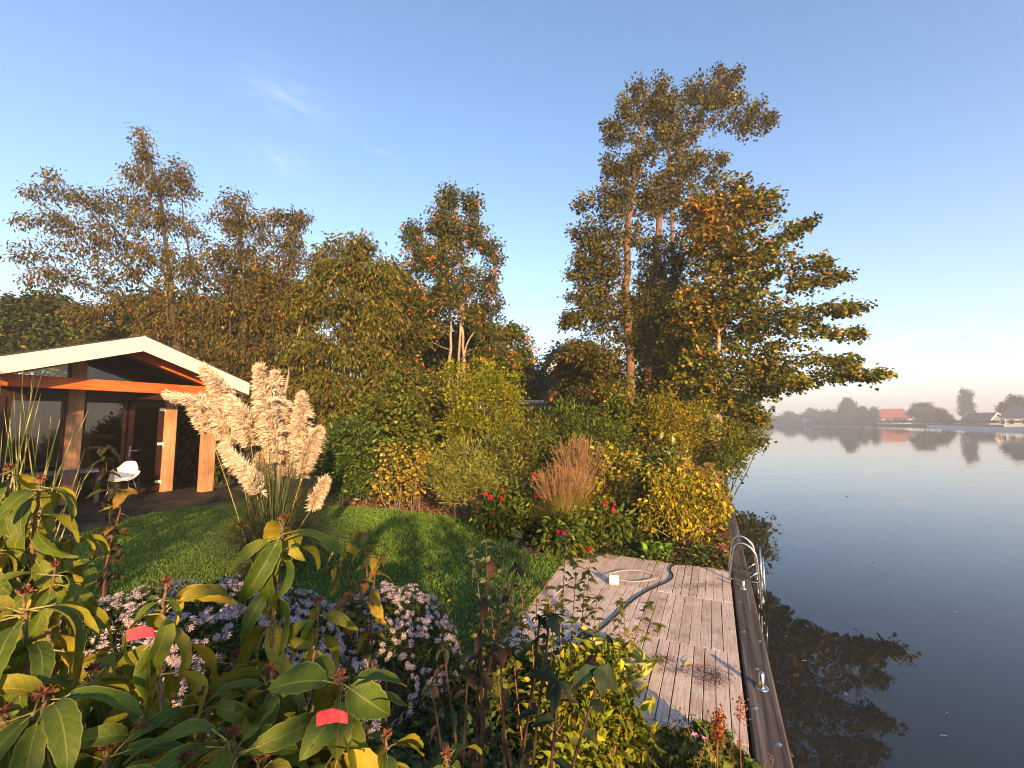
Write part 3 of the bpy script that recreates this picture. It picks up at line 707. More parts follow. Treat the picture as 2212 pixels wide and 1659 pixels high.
def tree(name, label, cat, Z, trunks, blobs, leaf, seed, bark=BARK_GREY, group=None, rt=.006, up=.35, kink=.06, base=None, extra=None, mat=None, patches=None, thin=None):
    r = np.random.default_rng(seed)
    tr = []
    for P, r0, r1 in trunks:
        tr.append(([W(p[0], p[1], Z + (p[2] if len(p) > 2 else 0)) if len(p) < 4 else np.array(p[:3]) for p in P], r0, r1))
    for P, r0, r1 in tr:                                              # every trunk stands in the soil
        b = P[0].copy()
        if b[2] > -.1: P.insert(0, np.array((b[0] + (b[0] - P[1][0]) * .15, b[1], Z_SOIL - .15)))
    T = blob_targets(r, blobs, Z)
    if extra is not None: T = np.concatenate((T, extra(r)))
    T = T[T[:, 2] > .05]; leaf = dict(leaf); leaf['nleaf'] *= GL; leaf['spread'] *= 1.25; leaf['L'] *= 1.3; leaf['Wd'] *= 1.3; leaf['tmpl'] = 'fold'
    loc = tr[0][0][0]; t = thing(name, label, cat, (loc[0], loc[1], Z_SOIL), group)
    tubes, dirs = grow(r, tr, T, rt, up, kink)
    g1, g2 = Geo(), Geo()
    for P, rr, main in tubes:
        if main:
            rr = rr.copy(); rr[:2] *= 1.15
            c = np.tile(bark, (len(P), 1)) * np.exp(r.normal(0, .12, (len(P), 1)))
            tube(g1, P, rr, 9, c)
        else: tube(g2, P, rr, 5 if rr[0] > .012 else 3, np.array(bark) * .85, cap=False)
    part('trunk' if r0 > .03 else 'stem', g1, M_BARK, t, smooth=True)
    if g2.n: part('branchwork', g2, M_BARK, t, smooth=True, kind='stuff')
    g = Geo()
    keep = np.ones(len(T), bool)
    if thin is not None: keep = r.random(len(T)) < thin(T)
    leafage(g, r, T[keep], dirs[keep], patches=patches, **leaf)
    part('crown' if r0 > .03 else 'foliage', g, mat or M_LEAF, t, kind='stuff')
    return t

OLIVE = [((.060, .068, .016), 5), ((.085, .085, .020), 3), ((.040, .050, .014), 3), ((.13, .10, .022), 1)]
ALDERC = [((.070, .066, .018), 5), ((.10, .080, .020), 3), ((.045, .046, .014), 3), ((.15, .095, .022), 1.4)]
MAPLEC = [((.075, .085, .014), 5), ((.11, .11, .016), 3), ((.048, .058, .013), 3), ((.20, .13, .018), 1.2), ((.24, .11, .016), .5)]
CHERRYC = [((.074, .062, .019), 4), ((.100, .074, .021), 3), ((.052, .056, .017), 4), ((.12, .056, .026), .9), ((.19, .115, .03), .8), ((.26, .075, .05), .3)]
DARKG = [((.030, .042, .014), 4), ((.045, .056, .017), 3), ((.062, .066, .020), 1)]

ZA = 13.2
def alder_leaf(n): return dict(nleaf=n * .74, spread=.125, tmpl='oval', L=.070, Wd=.052, pal=ALDERC, droop=.35, tilt=.7, clump=.34)
tree('alder_tree', 'tall alder with the straight lit trunk on the left of the pair by the water', 'tree', ZA,
     [([(1362, 880), (1358, 760), (1353, 600), (1358, 470), (1368, 380), (1380, 310), (1402, 215)], .155, .02)],
     [(1255, 760, 50, 30, 30), (1240, 690, 36, 24, 22), (1300, 650, 60, 50, 50), (1310, 560, 50, 60, 50), (1300, 770, 70, 45, 46), (1285, 690, 80, 40, 52), (1262, 640, 55, 20, 22), (1290, 590, 75, 45, 52), (1240, 596, 40, 10, 12), (1300, 500, 62, 48, 52), (1256, 440, 22, 14, 10), (1325, 425, 58, 45, 60), (1330, 365, 52, 30, 40),
      (1340, 300, 36, 18, 20), (1318, 290, 22, 8, 7), (1355, 250, 42, 34, 34), (1376, 195, 26, 22, 20), (1428, 178, 9, 18, 8), (1345, 215, 14, 16, 7), (1410, 230, 40, 30, 26), (1400, 620, 40, 70, 40), (1390, 520, 40, 60, 34), (1240, 500, 22, 8, 6), (1225, 690, 26, 10, 8), (1300, 830, 70, 30, 30), (1370, 700, 50, 90, 50), (1318, 270, 22, 12, 10), (1425, 205, 44, 34, 26), (1440, 250, 50, 34, 34), (1420, 300, 60, 34, 34), (1270, 520, 40, 26, 26), (1260, 570, 40, 20, 20), (1400, 420, 46, 60, 40), (1385, 340, 40, 30, 26)],
     alder_leaf(24), 101, BARK_RED, rt=.009, thin=lambda T: np.where(T[:, 2] > W(0, 330, ZA)[2], .72, 1.0))
tree('alder_tree', 'tall alder with the forked leaning trunk on the right of the pair by the water', 'tree', ZA + .9,
     [([(1398, 880), (1402, 760), (1408, 650), (1418, 520), (1432, 420), (1446, 350), (1478, 315), (1520, 275), (1575, 215)], .15, .02), ([(1446, 352), (1440, 290), (1465, 240), (1500, 200)], .06, .015)],
     [(1470, 260, 60, 42, 44), (1500, 195, 34, 26, 24), (1552, 158, 14, 22, 12), (1575, 168, 30, 22, 22), (1592, 160, 10, 12, 6), (1560, 215, 46, 26, 32), (1600, 210, 20, 16, 10), (1590, 262, 46, 22, 26), (1648, 262, 30, 16, 20), (1672, 255, 10, 12, 7),
      (1610, 292, 14, 8, 5), (1460, 300, 60, 24, 28), (1480, 370, 78, 42, 66), (1540, 388, 26, 20, 12), (1500, 450, 80, 50, 70), (1470, 560, 80, 70, 100), (1450, 680, 70, 70, 90), (1530, 480, 50, 60, 50), (1480, 780, 80, 50, 50), (1420, 430, 46, 40, 36), (1520, 250, 50, 40, 34), (1500, 345, 60, 26, 36), (1555, 345, 22, 12, 8), (1630, 235, 26, 20, 12), (1530, 190, 50, 34, 28), (1620, 275, 46, 16, 18)],
     alder_leaf(24), 102, BARK_RED, rt=.009, thin=lambda T: np.where(T[:, 2] > W(0, 330, ZA)[2], .68, 1.0))

# maple with layered limbs reaching over the water
ZM = 11.4
def maple_patch(P, r):
    c = W(1530, 470, ZM); d = np.linalg.norm((P - c) * (1, .6, 1), axis=1); c2 = W(1480, 640, ZM); d2 = np.linalg.norm((P - c2) * (1, .6, 1), axis=1)
    m = (r.random(len(P)) < .42 * np.exp(-(d / 1.0) ** 2) + .35 * np.exp(-(d2 / .9) ** 2) + .02)
    return m, [((.42, .20, .022), 3), ((.40, .13, .02), 2), ((.36, .24, .03), 2)]
mlimbs = []
def maple_limbs(r):
    out = []
    def limb(x0, y0, x1, y1, z1, n, th):
        a, b = W(x0, y0, ZM), W(x1, y1, ZM + z1); L = np.linalg.norm(b - a)
        for i in range(n):
            t = r.beta(1.9, 1.0); w = (1 - t) * .75 + .10 + .05 * math.sin(t * 19 + x1)
            out.append(a + (b - a) * t + np.array((r.normal(0, .25) * w, r.normal(0, .75) * w, r.normal(0, th * 2.1 * w) + .16 * math.sin(t * 6 + y1) * (1 - t))))
    for a in ((1600, 830, 1915, 808, -.9, 100, .13), (1590, 760, 1855, 785, -.3, 74, .16), (1600, 700, 1866, 722, .4, 74, .17), (1590, 690, 1872, 662, -.4, 80, .17), (1600, 640, 1842, 590, .3, 80, .2), (1600, 600, 1790, 568, -.2, 56, .2),
              (1590, 560, 1755, 478, .2, 66, .22), (1580, 830, 1740, 826, -.5, 56, .14), (1570, 850, 1670, 845, .5, 40, .14), (1560, 830, 1640, 905, -.6, 34, .16)): limb(*a)
    return np.array(out)
tree('maple_tree', 'broad maple turning gold with limbs reaching out over the river', 'tree', ZM,
     [([(1538, 925), (1541, 860), (1546, 800), (1555, 700), (1572, 580), (1590, 470), (1606, 372)], .088, .012), ([(1546, 800), (1580, 745), (1630, 700), (1700, 640)], .05, .012), ([(1543, 830), (1510, 760), (1480, 690), (1470, 620)], .05, .012), ([(1552, 760), (1575, 690), (1640, 590), (1700, 500)], .04, .01)],
     [(1530, 790, 95, 70, 100), (1500, 690, 80, 70, 100), (1560, 640, 100, 70, 130), (1540, 530, 70, 60, 90), (1590, 470, 60, 60, 80), (1620, 560, 80, 60, 90), (1650, 440, 40, 40, 44), (1590, 400, 36, 34, 26), (1510, 450, 44, 40, 44),
      (1640, 700, 90, 60, 80), (1640, 790, 90, 36, 60), (1550, 860, 50, 30, 26)],
     dict(nleaf=11, spread=.135, tmpl='maple', L=.074, Wd=.078, pal=MAPLEC, droop=.55, tilt=.45, clump=.2, flat=.6), 103, BARK_PALE, extra=maple_limbs, up=.15, patches=maple_patch, rt=.0055,
     thin=lambda T: np.clip(1.15 - np.clip((T[:, 2] - W(0, 440, ZM)[2]) / 1.2, 0, 1) * .9, .1, 1))
# middle tree with orange leaves
ZB = 13.0
def orange_patch(P, r):
    h = np.sin(P[:, 0] * 9.1 + 2 * np.sin(P[:, 2] * 5)) * np.sin(P[:, 2] * 8.3 + np.sin(P[:, 1] * 6 + P[:, 0] * 3))
    zr = (P[:, 2] - W(0, 780, ZB)[2]) / (W(0, 420, ZB)[2] - W(0, 780, ZB)[2])
    return (h > .70) & (r.random(len(P)) < .8) & (zr < .95), [((.62, .22, .05), 3), ((.55, .15, .05), 2), ((.58, .30, .07), 2)]
tree('ash_tree', 'slender many-stemmed tree with tufts of orange leaves in the middle', 'tree', ZB,
     [([(968, 960), (970, 800), (975, 700), (962, 560), (955, 440)], .06, .012), ([(985, 960), (990, 800), (995, 680), (990, 540), (970, 415)], .055, .012), ([(1005, 960), (1003, 800), (1000, 680), (1012, 560), (1020, 430)], .06, .012), ([(1000, 780), (1040, 690), (1060, 600)], .03, .01)],
     [(965, 430, 30, 32, 34), (1020, 440, 26, 28, 28), (948, 480, 40, 30, 40), (1010, 500, 50, 34, 50), (890, 505, 26, 26, 26), (905, 560, 46, 40, 60), (960, 560, 60, 50, 80), (970, 500, 40, 40, 40), (990, 620, 60, 50, 60), (1050, 535, 34, 26, 28), (1075, 560, 16, 12, 8), (1040, 610, 48, 44, 50), (900, 640, 56, 50, 70), (960, 650, 50, 44, 44),
      (1060, 660, 30, 40, 26), (1010, 680, 50, 40, 34), (900, 720, 60, 40, 50), (1080, 720, 46, 28, 34), (1110, 715, 24, 14, 14), (1130, 725, 22, 20, 14), (1140, 760, 26, 22, 16), (1070, 780, 70, 40, 60), (870, 790, 50, 50, 40), (950, 850, 80, 60, 40)],
     dict(nleaf=17, spread=.135, tmpl='oval', L=.075, Wd=.042, pal=OLIVE, droop=.35, tilt=.7, clump=.22), 104, BARK_PALE, patches=orange_patch)
# the two red-brown cherries on the left and the drooping one beside them
ZC = 13.5
def cherry_leaf(n, L=.10): return dict(nleaf=n * .9, spread=.165, tmpl='long', L=L * .92, Wd=.036, pal=CHERRYC, droop=1.1, tilt=.8, clump=.24)
tree('cherry_tree', 'tall red-brown cherry with a spire top and bare left twigs behind the garden house', 'tree', ZC,
     [([(395, 860), (388, 760), (376, 670), (362, 560), (345, 430), (318, 330), (303, 285)], .10, .01), ([(376, 690), (310, 610), (230, 540), (150, 480), (70, 430)], .05, .008), ([(372, 640), (290, 540), (200, 450), (125, 385)], .04, .008), ([(430, 850), (432, 700), (420, 600), (400, 500), (390, 400)], .06, .01), ([(360, 660), (260, 640), (150, 610), (30, 560)], .035, .007), ([(380, 700), (300, 680), (210, 670), (120, 650)], .035, .007)],
     [(303, 290, 14, 20, 10), (312, 340, 20, 28, 18), (290, 375, 26, 16, 14), (340, 400, 44, 40, 40), (385, 370, 28, 40, 22), (400, 410, 30, 34, 20), (340, 470, 60, 44, 54), (270, 440, 46, 36, 36), (200, 440, 46, 30, 28), (130, 420, 38, 24, 16), (72, 415, 34, 10, 9), (110, 380, 18, 12, 5),
      (130, 480, 60, 30, 28), (60, 480, 34, 14, 9), (240, 510, 70, 40, 44), (150, 540, 70, 34, 30), (55, 545, 44, 16, 11), (80, 600, 60, 14, 10), (330, 560, 80, 50, 66), (220, 600, 80, 40, 44), (130, 600, 50, 30, 16), (300, 660, 110, 44, 70), (400, 600, 60, 70, 56), (420, 500, 30, 40, 16), (370, 720, 90, 40, 56), (200, 680, 60, 30, 30), (440, 690, 70, 60, 60), (390, 790, 80, 50, 56), (480, 790, 70, 60, 50)],
     cherry_leaf(14), 105, BARK_DARK, kink=.08, rt=.010)
tree('cherry_tree', 'shorter red-brown cherry right of the spire-topped one, thin at the top', 'tree', ZC - .2,
     [([(520, 880), (525, 780), (528, 660), (520, 560), (515, 450)], .075, .01), ([(545, 860), (570, 740), (600, 640), (625, 530), (640, 480)], .05, .008), ([(500, 880), (498, 740), (490, 620), (470, 520)], .05, .008)],
     [(515, 430, 26, 20, 12), (500, 470, 50, 34, 36), (560, 480, 34, 30, 18), (590, 470, 30, 30, 13), (640, 470, 28, 20, 18), (540, 540, 70, 44, 56), (625, 520, 34, 34, 28), (640, 560, 26, 30, 18), (480, 580, 60, 50, 48), (590, 600, 60, 50, 50), (540, 660, 80, 50, 66), (620, 680, 50, 50, 40), (560, 760, 90, 60, 70), (500, 840, 60, 50, 36), (600, 850, 70, 50, 44), (660, 470, 10, 10, 4)],
     cherry_leaf(17), 106, BARK_DARK, kink=.08, rt=.010)
DROOP = [((.075, .075, .018), 4), ((.11, .095, .022), 3), ((.050, .058, .015), 3), ((.14, .095, .03), 1), ((.22, .12, .05), .4)]
tree('cherry_tree', 'dense olive-brown tree with drooping leaves and a pale slanting stem', 'tree', 11.6,
     [([(610, 900), (625, 800), (650, 700), (690, 610), (705, 560)], .05, .01), ([(740, 900), (745, 780), (750, 660), (760, 560)], .07, .01), ([(790, 900), (800, 780), (810, 680), (800, 590)], .06, .01)],
     [(725, 525, 16, 14, 8), (780, 535, 40, 26, 34), (700, 580, 40, 40, 44), (760, 590, 70, 44, 80), (830, 600, 40, 40, 36), (680, 650, 60, 50, 66), (770, 670, 80, 50, 90), (840, 690, 40, 50, 40), (690, 750, 70, 60, 80), (790, 770, 80, 60, 90), (720, 840, 80, 50, 80), (820, 860, 70, 50, 66), (880, 880, 50, 50, 36), (740, 900, 60, 30, 30)],
     dict(nleaf=18, spread=.19, tmpl='long', L=.10, Wd=.038, pal=DROOP, droop=1.2, tilt=.8, clump=.2), 107, BARK_PALE)
tree('broadleaf_tree', 'dark green round tree at the far left edge behind the roof', 'tree', 17,
     [([(80, 860), (85, 760), (90, 690)], .12, .03), ([(85, 780), (30, 720), (0, 690)], .06, .02)],
     [(90, 670, 60, 34, 60), (40, 690, 60, 40, 60), (130, 700, 60, 44, 60), (170, 690, 40, 40, 36), (0, 700, 40, 40, 40), (-40, 700, 50, 50, 30), (60, 750, 110, 50, 90), (160, 770, 80, 50, 60), (-40, 780, 60, 60, 30), (240, 740, 60, 40, 40)],
     dict(nleaf=30, spread=.26, tmpl='fold', L=.13, Wd=.08, pal=DARKG + [((.09, .075, .02), 1)], droop=.35, tilt=.8, clump=.25), 108, BARK_DARK)
# darker trees further back that close the gaps
def back_tree(label, Z, x, y0, blobs, seed, pal=DARKG, n=26, L=.15):
    tree('background_tree', label, 'tree', Z, [([(x, 900), (x + 3, (900 + y0) / 2), (x, y0 + 25)], .12, .02)], blobs, dict(nleaf=n, spread=.32, tmpl='fold', L=L, Wd=L * .6, pal=pal, droop=.4, tilt=.8, clump=.28), seed, BARK_DARK, group='darker trees behind the garden')
back_tree('dark tree filling the gap behind the red-brown cherries', 18, 520, 640, [(480, 690, 90, 60, 80), (600, 680, 80, 60, 80), (370, 680, 90, 50, 80), (300, 700, 70, 50, 50), (560, 620, 60, 40, 44), (660, 650, 50, 50, 50), (540, 790, 120, 70, 90), (660, 800, 70, 60, 50)], 120, DARKG + [((.08, .05, .02), 3)])
back_tree('dark tree between the drooping tree and the orange-tufted one', 17, 850, 610, [(850, 620, 44, 50, 60), (830, 740, 80, 70, 90), (930, 790, 80, 60, 80), (900, 690, 60, 60, 70), (1040, 800, 70, 60, 70), (1090, 790, 50, 50, 50), (1030, 720, 50, 50, 40), (960, 740, 40, 40, 30)], 121, DARKG + [((.07, .07, .02), 3)])
back_tree('low dark tree right of the orange-tufted tree against the sky', 24, 1130, 770, [(1120, 800, 40, 26, 40), (1160, 820, 36, 26, 30), (1080, 830, 50, 40, 40), (1130, 860, 60, 26, 40)], 122, DARKG + [((.07, .06, .02), 2)], 26, .17)
back_tree('dark tree behind the brick house beside the alders', 27, 1225, 745, [(1225, 770, 46, 30, 50), (1255, 800, 60, 36, 56), (1200, 790, 30, 20, 20), (1290, 860, 60, 40, 50)], 123, DARKG + [((.07, .06, .02), 2)], 26, .19)
back_tree('golden-brown tree low on the left of the alder trunks', 15, 1250, 800, [(1240, 800, 40, 40, 50), (1290, 790, 50, 40, 60), (1235, 850, 30, 30, 26), (1290, 860, 44, 34, 40), (1330, 850, 40, 50, 40)], 124, ALDERC + [((.17, .11, .022), 3)], 24, .11)
back_tree('dark tree closing the view low between the alders and the maple', 19, 1430, 760, [(1440, 640, 60, 70, 60), (1400, 700, 70, 70, 66), (1500, 720, 70, 60, 60), (1400, 830, 60, 60, 60), (1470, 830, 70, 60, 70), (1540, 850, 60, 50, 50), (1420, 760, 60, 40, 40), (1600, 880, 40, 24, 30)], 125, DARKG + [((.07, .065, .02), 3)], 26, .15)

back_tree('reddish thicket behind the garden house roof', 15.5, 300, 720, [(250, 760, 60, 50, 60), (330, 780, 70, 60, 80), (420, 800, 70, 60, 80), (500, 830, 70, 60, 70), (200, 800, 60, 50, 50)], 126, CHERRYC + DARKG[:1], 22, .12)
back_tree('olive thicket behind the pampas plumes', 15, 620, 780, [(580, 840, 60, 60, 70), (660, 850, 60, 60, 70), (620, 920, 80, 60, 70), (540, 920, 60, 60, 50), (720, 900, 60, 60, 50)], 127, DROOP + DARKG, 22, .12)
back_tree('olive thicket low between the laurel and the golden bush', 14.5, 900, 800, [(850, 850, 60, 60, 70), (930, 860, 60, 60, 70), (880, 930, 80, 60, 70), (980, 930, 60, 50, 50), (1060, 940, 60, 50, 50)], 128, OLIVE + DARKG, 22, .12)
back_tree('shaded thicket low in the gap in front of the brick house', 16, 1180, 880, [(1150, 920, 50, 26, 50), (1210, 905, 40, 24, 44), (1250, 900, 40, 40, 50), (1300, 920, 50, 40, 50), (1190, 960, 60, 40, 50), (1120, 970, 50, 40, 40)], 129, DARKG + [((.08, .06, .02), 2)], 22, .12)
back_tree('shaded thicket low behind the foot of the alders', 14.5, 1380, 850, [(1340, 900, 44, 50, 60), (1400, 880, 50, 50, 70), (1460, 890, 50, 50, 60), (1420, 950, 70, 50, 60), (1500, 930, 40, 40, 40)], 130, DARKG + ALDERC, 22, .11)

back_tree('dark hedge seen between the posts at the right end of the porch', 13.2, 430, 860, [(400, 900, 40, 40, 60), (450, 900, 40, 40, 60), (420, 960, 50, 50, 70), (470, 980, 40, 50, 60), (430, 1030, 60, 34, 60)], 131, DARKG, 22, .11)
TM = 1.15
# ------------------------------------------------------------------ shrubs and plants of the far bed
def shrub(name, label, cat, Z, x, ybase, blobs, leaf, seed, bark=BARK_DARK, nst=5, group=None, mat=None, rt=.004, up=.25, patches=None, zb=None, stemr=.014):
    r = np.random.default_rng(seed); b = W(x, ybase, Z); zb = Z_SOIL if zb is None else zb
    c = np.mean([W(q[0], q[1], Z + (q[5] if len(q) > 5 else 0)) for q in blobs], 0)
    trunks = []
    for i in range(nst):
        q = blobs[i % len(blobs)]; e = W(q[0] + r.normal(0, q[2] * .4), q[1] + r.normal(0, q[3] * .3), Z + r.normal(0, .15))
        s = np.array((b[0] + r.normal(0, .07), b[1] + r.normal(0, .07), zb - .05)); trunks.append(([s, s * .6 + e * .4 + np.array((r.normal(0, .05), r.normal(0, .05), .12 * (e[2] - s[2]))), e], stemr, .004))
    T = blob_targets(r, blobs, Z)
    cc = T.mean(0); sd = T.std(0); nx = max(4, len(T) // 9); u = nrm(r.normal(0, 1, (nx, 3)) + (0, 0, .7)); T = np.concatenate((T, cc + u * sd * r.uniform(1.9, 2.9, (nx, 1)))); T = T[T[:, 2] > zb + .06]
    t = thing(name, label, cat, (b[0], b[1], zb), group)
    tubes, dirs = grow(r, trunks, T, rt, up)
    gs = Geo(); g2 = Geo()
    for P, rr, main in tubes: tube(gs if main else g2, P, rr, 6 if main else 3, np.array(bark) * math.exp(r.normal(0, .15)), cap=False)
    part('stem', gs, M_BARK, t, smooth=True, kind='stuff')
    if g2.n: part('branchwork', g2, M_BARK, t, smooth=True, kind='stuff')
    leaf = dict(leaf); leaf['nleaf'] *= 1.15; leaf['L'] *= 1.12; leaf['Wd'] *= 1.2; leaf['spread'] *= 1.2; leaf['tmpl'] = 'fold' if leaf['tmpl'] == 'oval' else leaf['tmpl']
    g = Geo(); leafage(g, r, T, dirs, patches=patches, **leaf); part('foliage', g, mat or M_LEAF, t, kind='stuff'); return t
LAUREL = [((.035, .062, .014), 4), ((.050, .085, .018), 3), ((.075, .105, .022), 1.5), ((.022, .04, .012), 2)]
GREENY = [((.065, .085, .018), 4), ((.095, .105, .022), 3), ((.042, .058, .015), 2), ((.14, .13, .03), 1)]
YELG = [((.17, .15, .02), 4), ((.12, .13, .02), 3), ((.24, .17, .022), 2), ((.075, .09, .018), 1)]
GOLD = [((.27, .18, .04), 3), ((.18, .15, .03), 3), ((.34, .22, .08), 2), ((.10, .10, .025), 2)]
def lf(n, sp, tm, L, Wd, pal, droop=.2, tilt=.7, clump=.22, **k): return dict(nleaf=n, spread=sp, tmpl=tm, L=L, Wd=Wd, pal=pal, droop=droop, tilt=tilt, clump=clump, **k)
shrub('cherry_laurel', 'dark glossy laurel bush at the left end of the mulch bed', 'shrub', 9.4, 745, 1062, [(745, 950, 42, 34, 70), (720, 1000, 46, 44, 80), (775, 1005, 44, 44, 80), (745, 1040, 56, 24, 60), (700, 960, 20, 30, 20), (800, 950, 26, 26, 26)], lf(9, .13, 'long', .11, .042, LAUREL, -.15), 201, mat=M_GLOSSY)
shrub('hazel_bush', 'tall olive hazel bush with round leaves above the laurel', 'shrub', 10.2, 850, 1060, [(850, 880, 60, 40, 70), (800, 900, 50, 40, 50), (900, 920, 50, 40, 50), (860, 960, 70, 50, 80), (920, 980, 40, 40, 40), (850, 1020, 60, 30, 40)], lf(10, .16, 'oval', .09, .075, GREENY, .35), 202)
shrub('bare_twig_shrub', 'thin pale shrub with few golden leaves in front of the olive bush', 'shrub', 8.9, 850, 1075, [(850, 985, 40, 36, 26), (835, 1035, 44, 34, 26), (880, 1015, 30, 30, 16), (855, 1062, 34, 16, 16)], lf(4, .12, 'oval', .06, .05, GOLD, .4), 203, (.20, .17, .14), 6, rt=.003)
shrub('gold_leaf_shrub', 'small shrub with pale gold leaves near the middle of the mulch bed', 'shrub', 8.6, 900, 1070, [(905, 985, 26, 26, 22), (890, 1025, 32, 30, 26), (928, 1020, 22, 26, 16), (900, 1058, 30, 18, 18)], lf(6, .11, 'oval', .06, .05, GOLD, .4), 204, (.16, .12, .09), 5, rt=.003)
def fuzz(n, L=.075): return dict(nleaf=n, spread=.12, tmpl='fold', L=L, Wd=.011, pal=[((.15, .16, .05), 4), ((.075, .095, .035), 3), ((.25, .23, .09), 2)], droop=-.25, sidew=.5, tilt=1.0, clump=.18)
shrub('dwarf_pine', 'yellow-green bushy pine with upright needle tufts beside the mulch bed', 'pine', 8.0, 1010, 1090, [(985, 985, 32, 26, 22), (1030, 1005, 34, 28, 22), (960, 1015, 26, 30, 16), (1010, 1040, 44, 30, 24), (1052, 1040, 24, 24, 12), (975, 1060, 36, 24, 14)], fuzz(44), 205, (.12, .08, .05), 7)
shrub('golden_green_bush', 'bright yellow-green feathery bush below the orange-tufted tree', 'shrub', 10.8, 1050, 1000, [(1050, 830, 50, 36, 80), (1010, 860, 44, 40, 70), (1090, 860, 40, 44, 70), (1050, 900, 70, 44, 110), (1100, 920, 34, 36, 40), (990, 920, 36, 36, 40), (980, 800, 20, 14, 14)], lf(20, .16, 'fold', .07, .034, [((.14, .155, .012), 4), ((.095, .12, .012), 3), ((.20, .18, .015), 2), ((.26, .17, .02), .6)], .1), 206, (.1, .08, .05), 7)
shrub('willow_bush', 'bushy shrub with upright pale shoots in the middle of the bed', 'shrub', 9.2, 1110, 1060, [(1080, 950, 44, 34, 40), (1130, 960, 44, 40, 44), (1100, 1000, 60, 36, 50), (1160, 940, 30, 40, 26), (1060, 1000, 34, 40, 26), (1150, 1020, 40, 40, 34)], lf(9, .15, 'long', .085, .02, GREENY + [((.24, .21, .08), 1.2)], -.45), 207)
shrub('willow_bush', 'bushy shrub with upright pale shoots between the alder trunks and the tall grass', 'shrub', 9.6, 1250, 1020, [(1225, 905, 34, 30, 34), (1270, 920, 44, 34, 46), (1240, 950, 50, 34, 50), (1310, 940, 40, 36, 40), (1290, 980, 50, 34, 44), (1190, 960, 34, 50, 30), (1200, 900, 20, 24, 12)], lf(10, .15, 'long', .09, .024, LAUREL + [((.13, .14, .035), 3)], -.45), 208)
shrub('leafy_shrub', 'olive leafy shrub under the alder trunks', 'shrub', 10.4, 1370, 990, [(1350, 880, 40, 34, 50), (1400, 900, 40, 40, 56), (1360, 930, 60, 34, 56), (1420, 960, 44, 40, 46), (1330, 990, 40, 30, 30), (1380, 1010, 50, 30, 36)], lf(12, .16, 'oval', .075, .055, GREENY + [((.2, .15, .025), 2)], .3), 209)
shrub('golden_elder', 'golden yellow feathery shrub at the left foot of the maple', 'shrub', 10.0, 1440, 1000, [(1430, 880, 40, 30, 50), (1470, 900, 40, 30, 50), (1430, 930, 50, 30, 56), (1480, 950, 40, 34, 46), (1440, 980, 50, 26, 40)], lf(14, .17, 'fold', .065, .028, YELG + [((.26, .15, .02), 2)], .2), 210)
shrub('golden_elder', 'golden yellow shrub at the right foot of the maple overhanging the water', 'shrub', 10.4, 1540, 1005, [(1520, 930, 36, 40, 56), (1560, 950, 34, 34, 46), (1540, 985, 40, 26, 40), (1590, 960, 22, 20, 18), (1500, 985, 30, 24, 26), (1505, 890, 26, 34, 30)], lf(14, .16, 'oval', .065, .042, YELG + GREENY, .25), 211)
shrub('bankside_shrub', 'low green shrub trailing twigs over the river below the maple', 'shrub', 9.4, 1560, 1040, [(1560, 1000, 26, 20, 28), (1610, 955, 34, 6, 10, -.3), (1640, 945, 16, 5, 5, -.3), (1590, 985, 16, 14, 12), (1600, 1010, 14, 6, 5, -.2), (1545, 1020, 26, 16, 20)], lf(9, .12, 'oval', .065, .045, GREENY, .35), 212)
shrub('bankside_shrub', 'loose green shrub leaning out over the river further along the bank', 'shrub', 14.0, 1560, 1010, [(1585, 930, 34, 34, 60), (1610, 958, 30, 14, 30), (1636, 950, 20, 9, 12), (1575, 975, 22, 18, 26), (1600, 905, 30, 26, 40), (1640, 915, 22, 14, 16)], lf(14, .17, 'oval', .085, .06, GREENY + YELG[:2], .35), 219)
shrub('leafy_shrub', 'shrub with yellow leaves on tall stems right of the reddish grasses', 'shrub', 7.7, 1320, 1120, [(1312, 975, 20, 14, 9), (1316, 1020, 26, 30, 20), (1345, 1050, 30, 44, 26), (1300, 1070, 26, 40, 18), (1360, 1000, 20, 30, 12)], lf(6, .11, 'oval', .065, .05, YELG + [((.3, .2, .04), 2)], .5), 213, (.2, .12, .06), 7, rt=.003)
shrub('leafy_shrub', 'dark green leafy shrub behind the yellow bush near the water', 'shrub', 8.2, 1420, 1110, [(1420, 1030, 40, 30, 40), (1400, 1080, 36, 34, 36), (1450, 1000, 34, 26, 30), (1385, 1040, 26, 30, 20)], lf(10, .14, 'oval', .08, .06, LAUREL + GREENY, .2), 214, mat=M_GLOSSY)
shrub('yellow_bush', 'bright yellow-leaved bush with cane stems at the edge of the deck', 'shrub', 6.5, 1470, 1180, [(1440, 1050, 34, 22, 34), (1415, 1020, 14, 14, 8), (1460, 1015, 16, 20, 12), (1500, 1050, 34, 34, 46), (1475, 1095, 50, 34, 70), (1415, 1085, 26, 34, 26), (1535, 1085, 30, 40, 34), (1465, 1135, 44, 22, 30), (1560, 1110, 16, 20, 10), (1395, 1120, 20, 16, 12)], lf(8, .11, 'long', .062, .026, [((.26, .20, .022), 4), ((.18, .17, .025), 3), ((.34, .25, .04), 2), ((.10, .11, .02), 3), ((.22, .10, .03), .8)], .75), 215, (.26, .20, .06), 12, stemr=.006, rt=.0025)
def seedheads(P, r): return np.zeros(len(P), bool), GOLD
PINKB = [((.36, .17, .10), 4), ((.28, .12, .07), 3), ((.42, .24, .16), 2)]
r_ = np.random.default_rng(77)
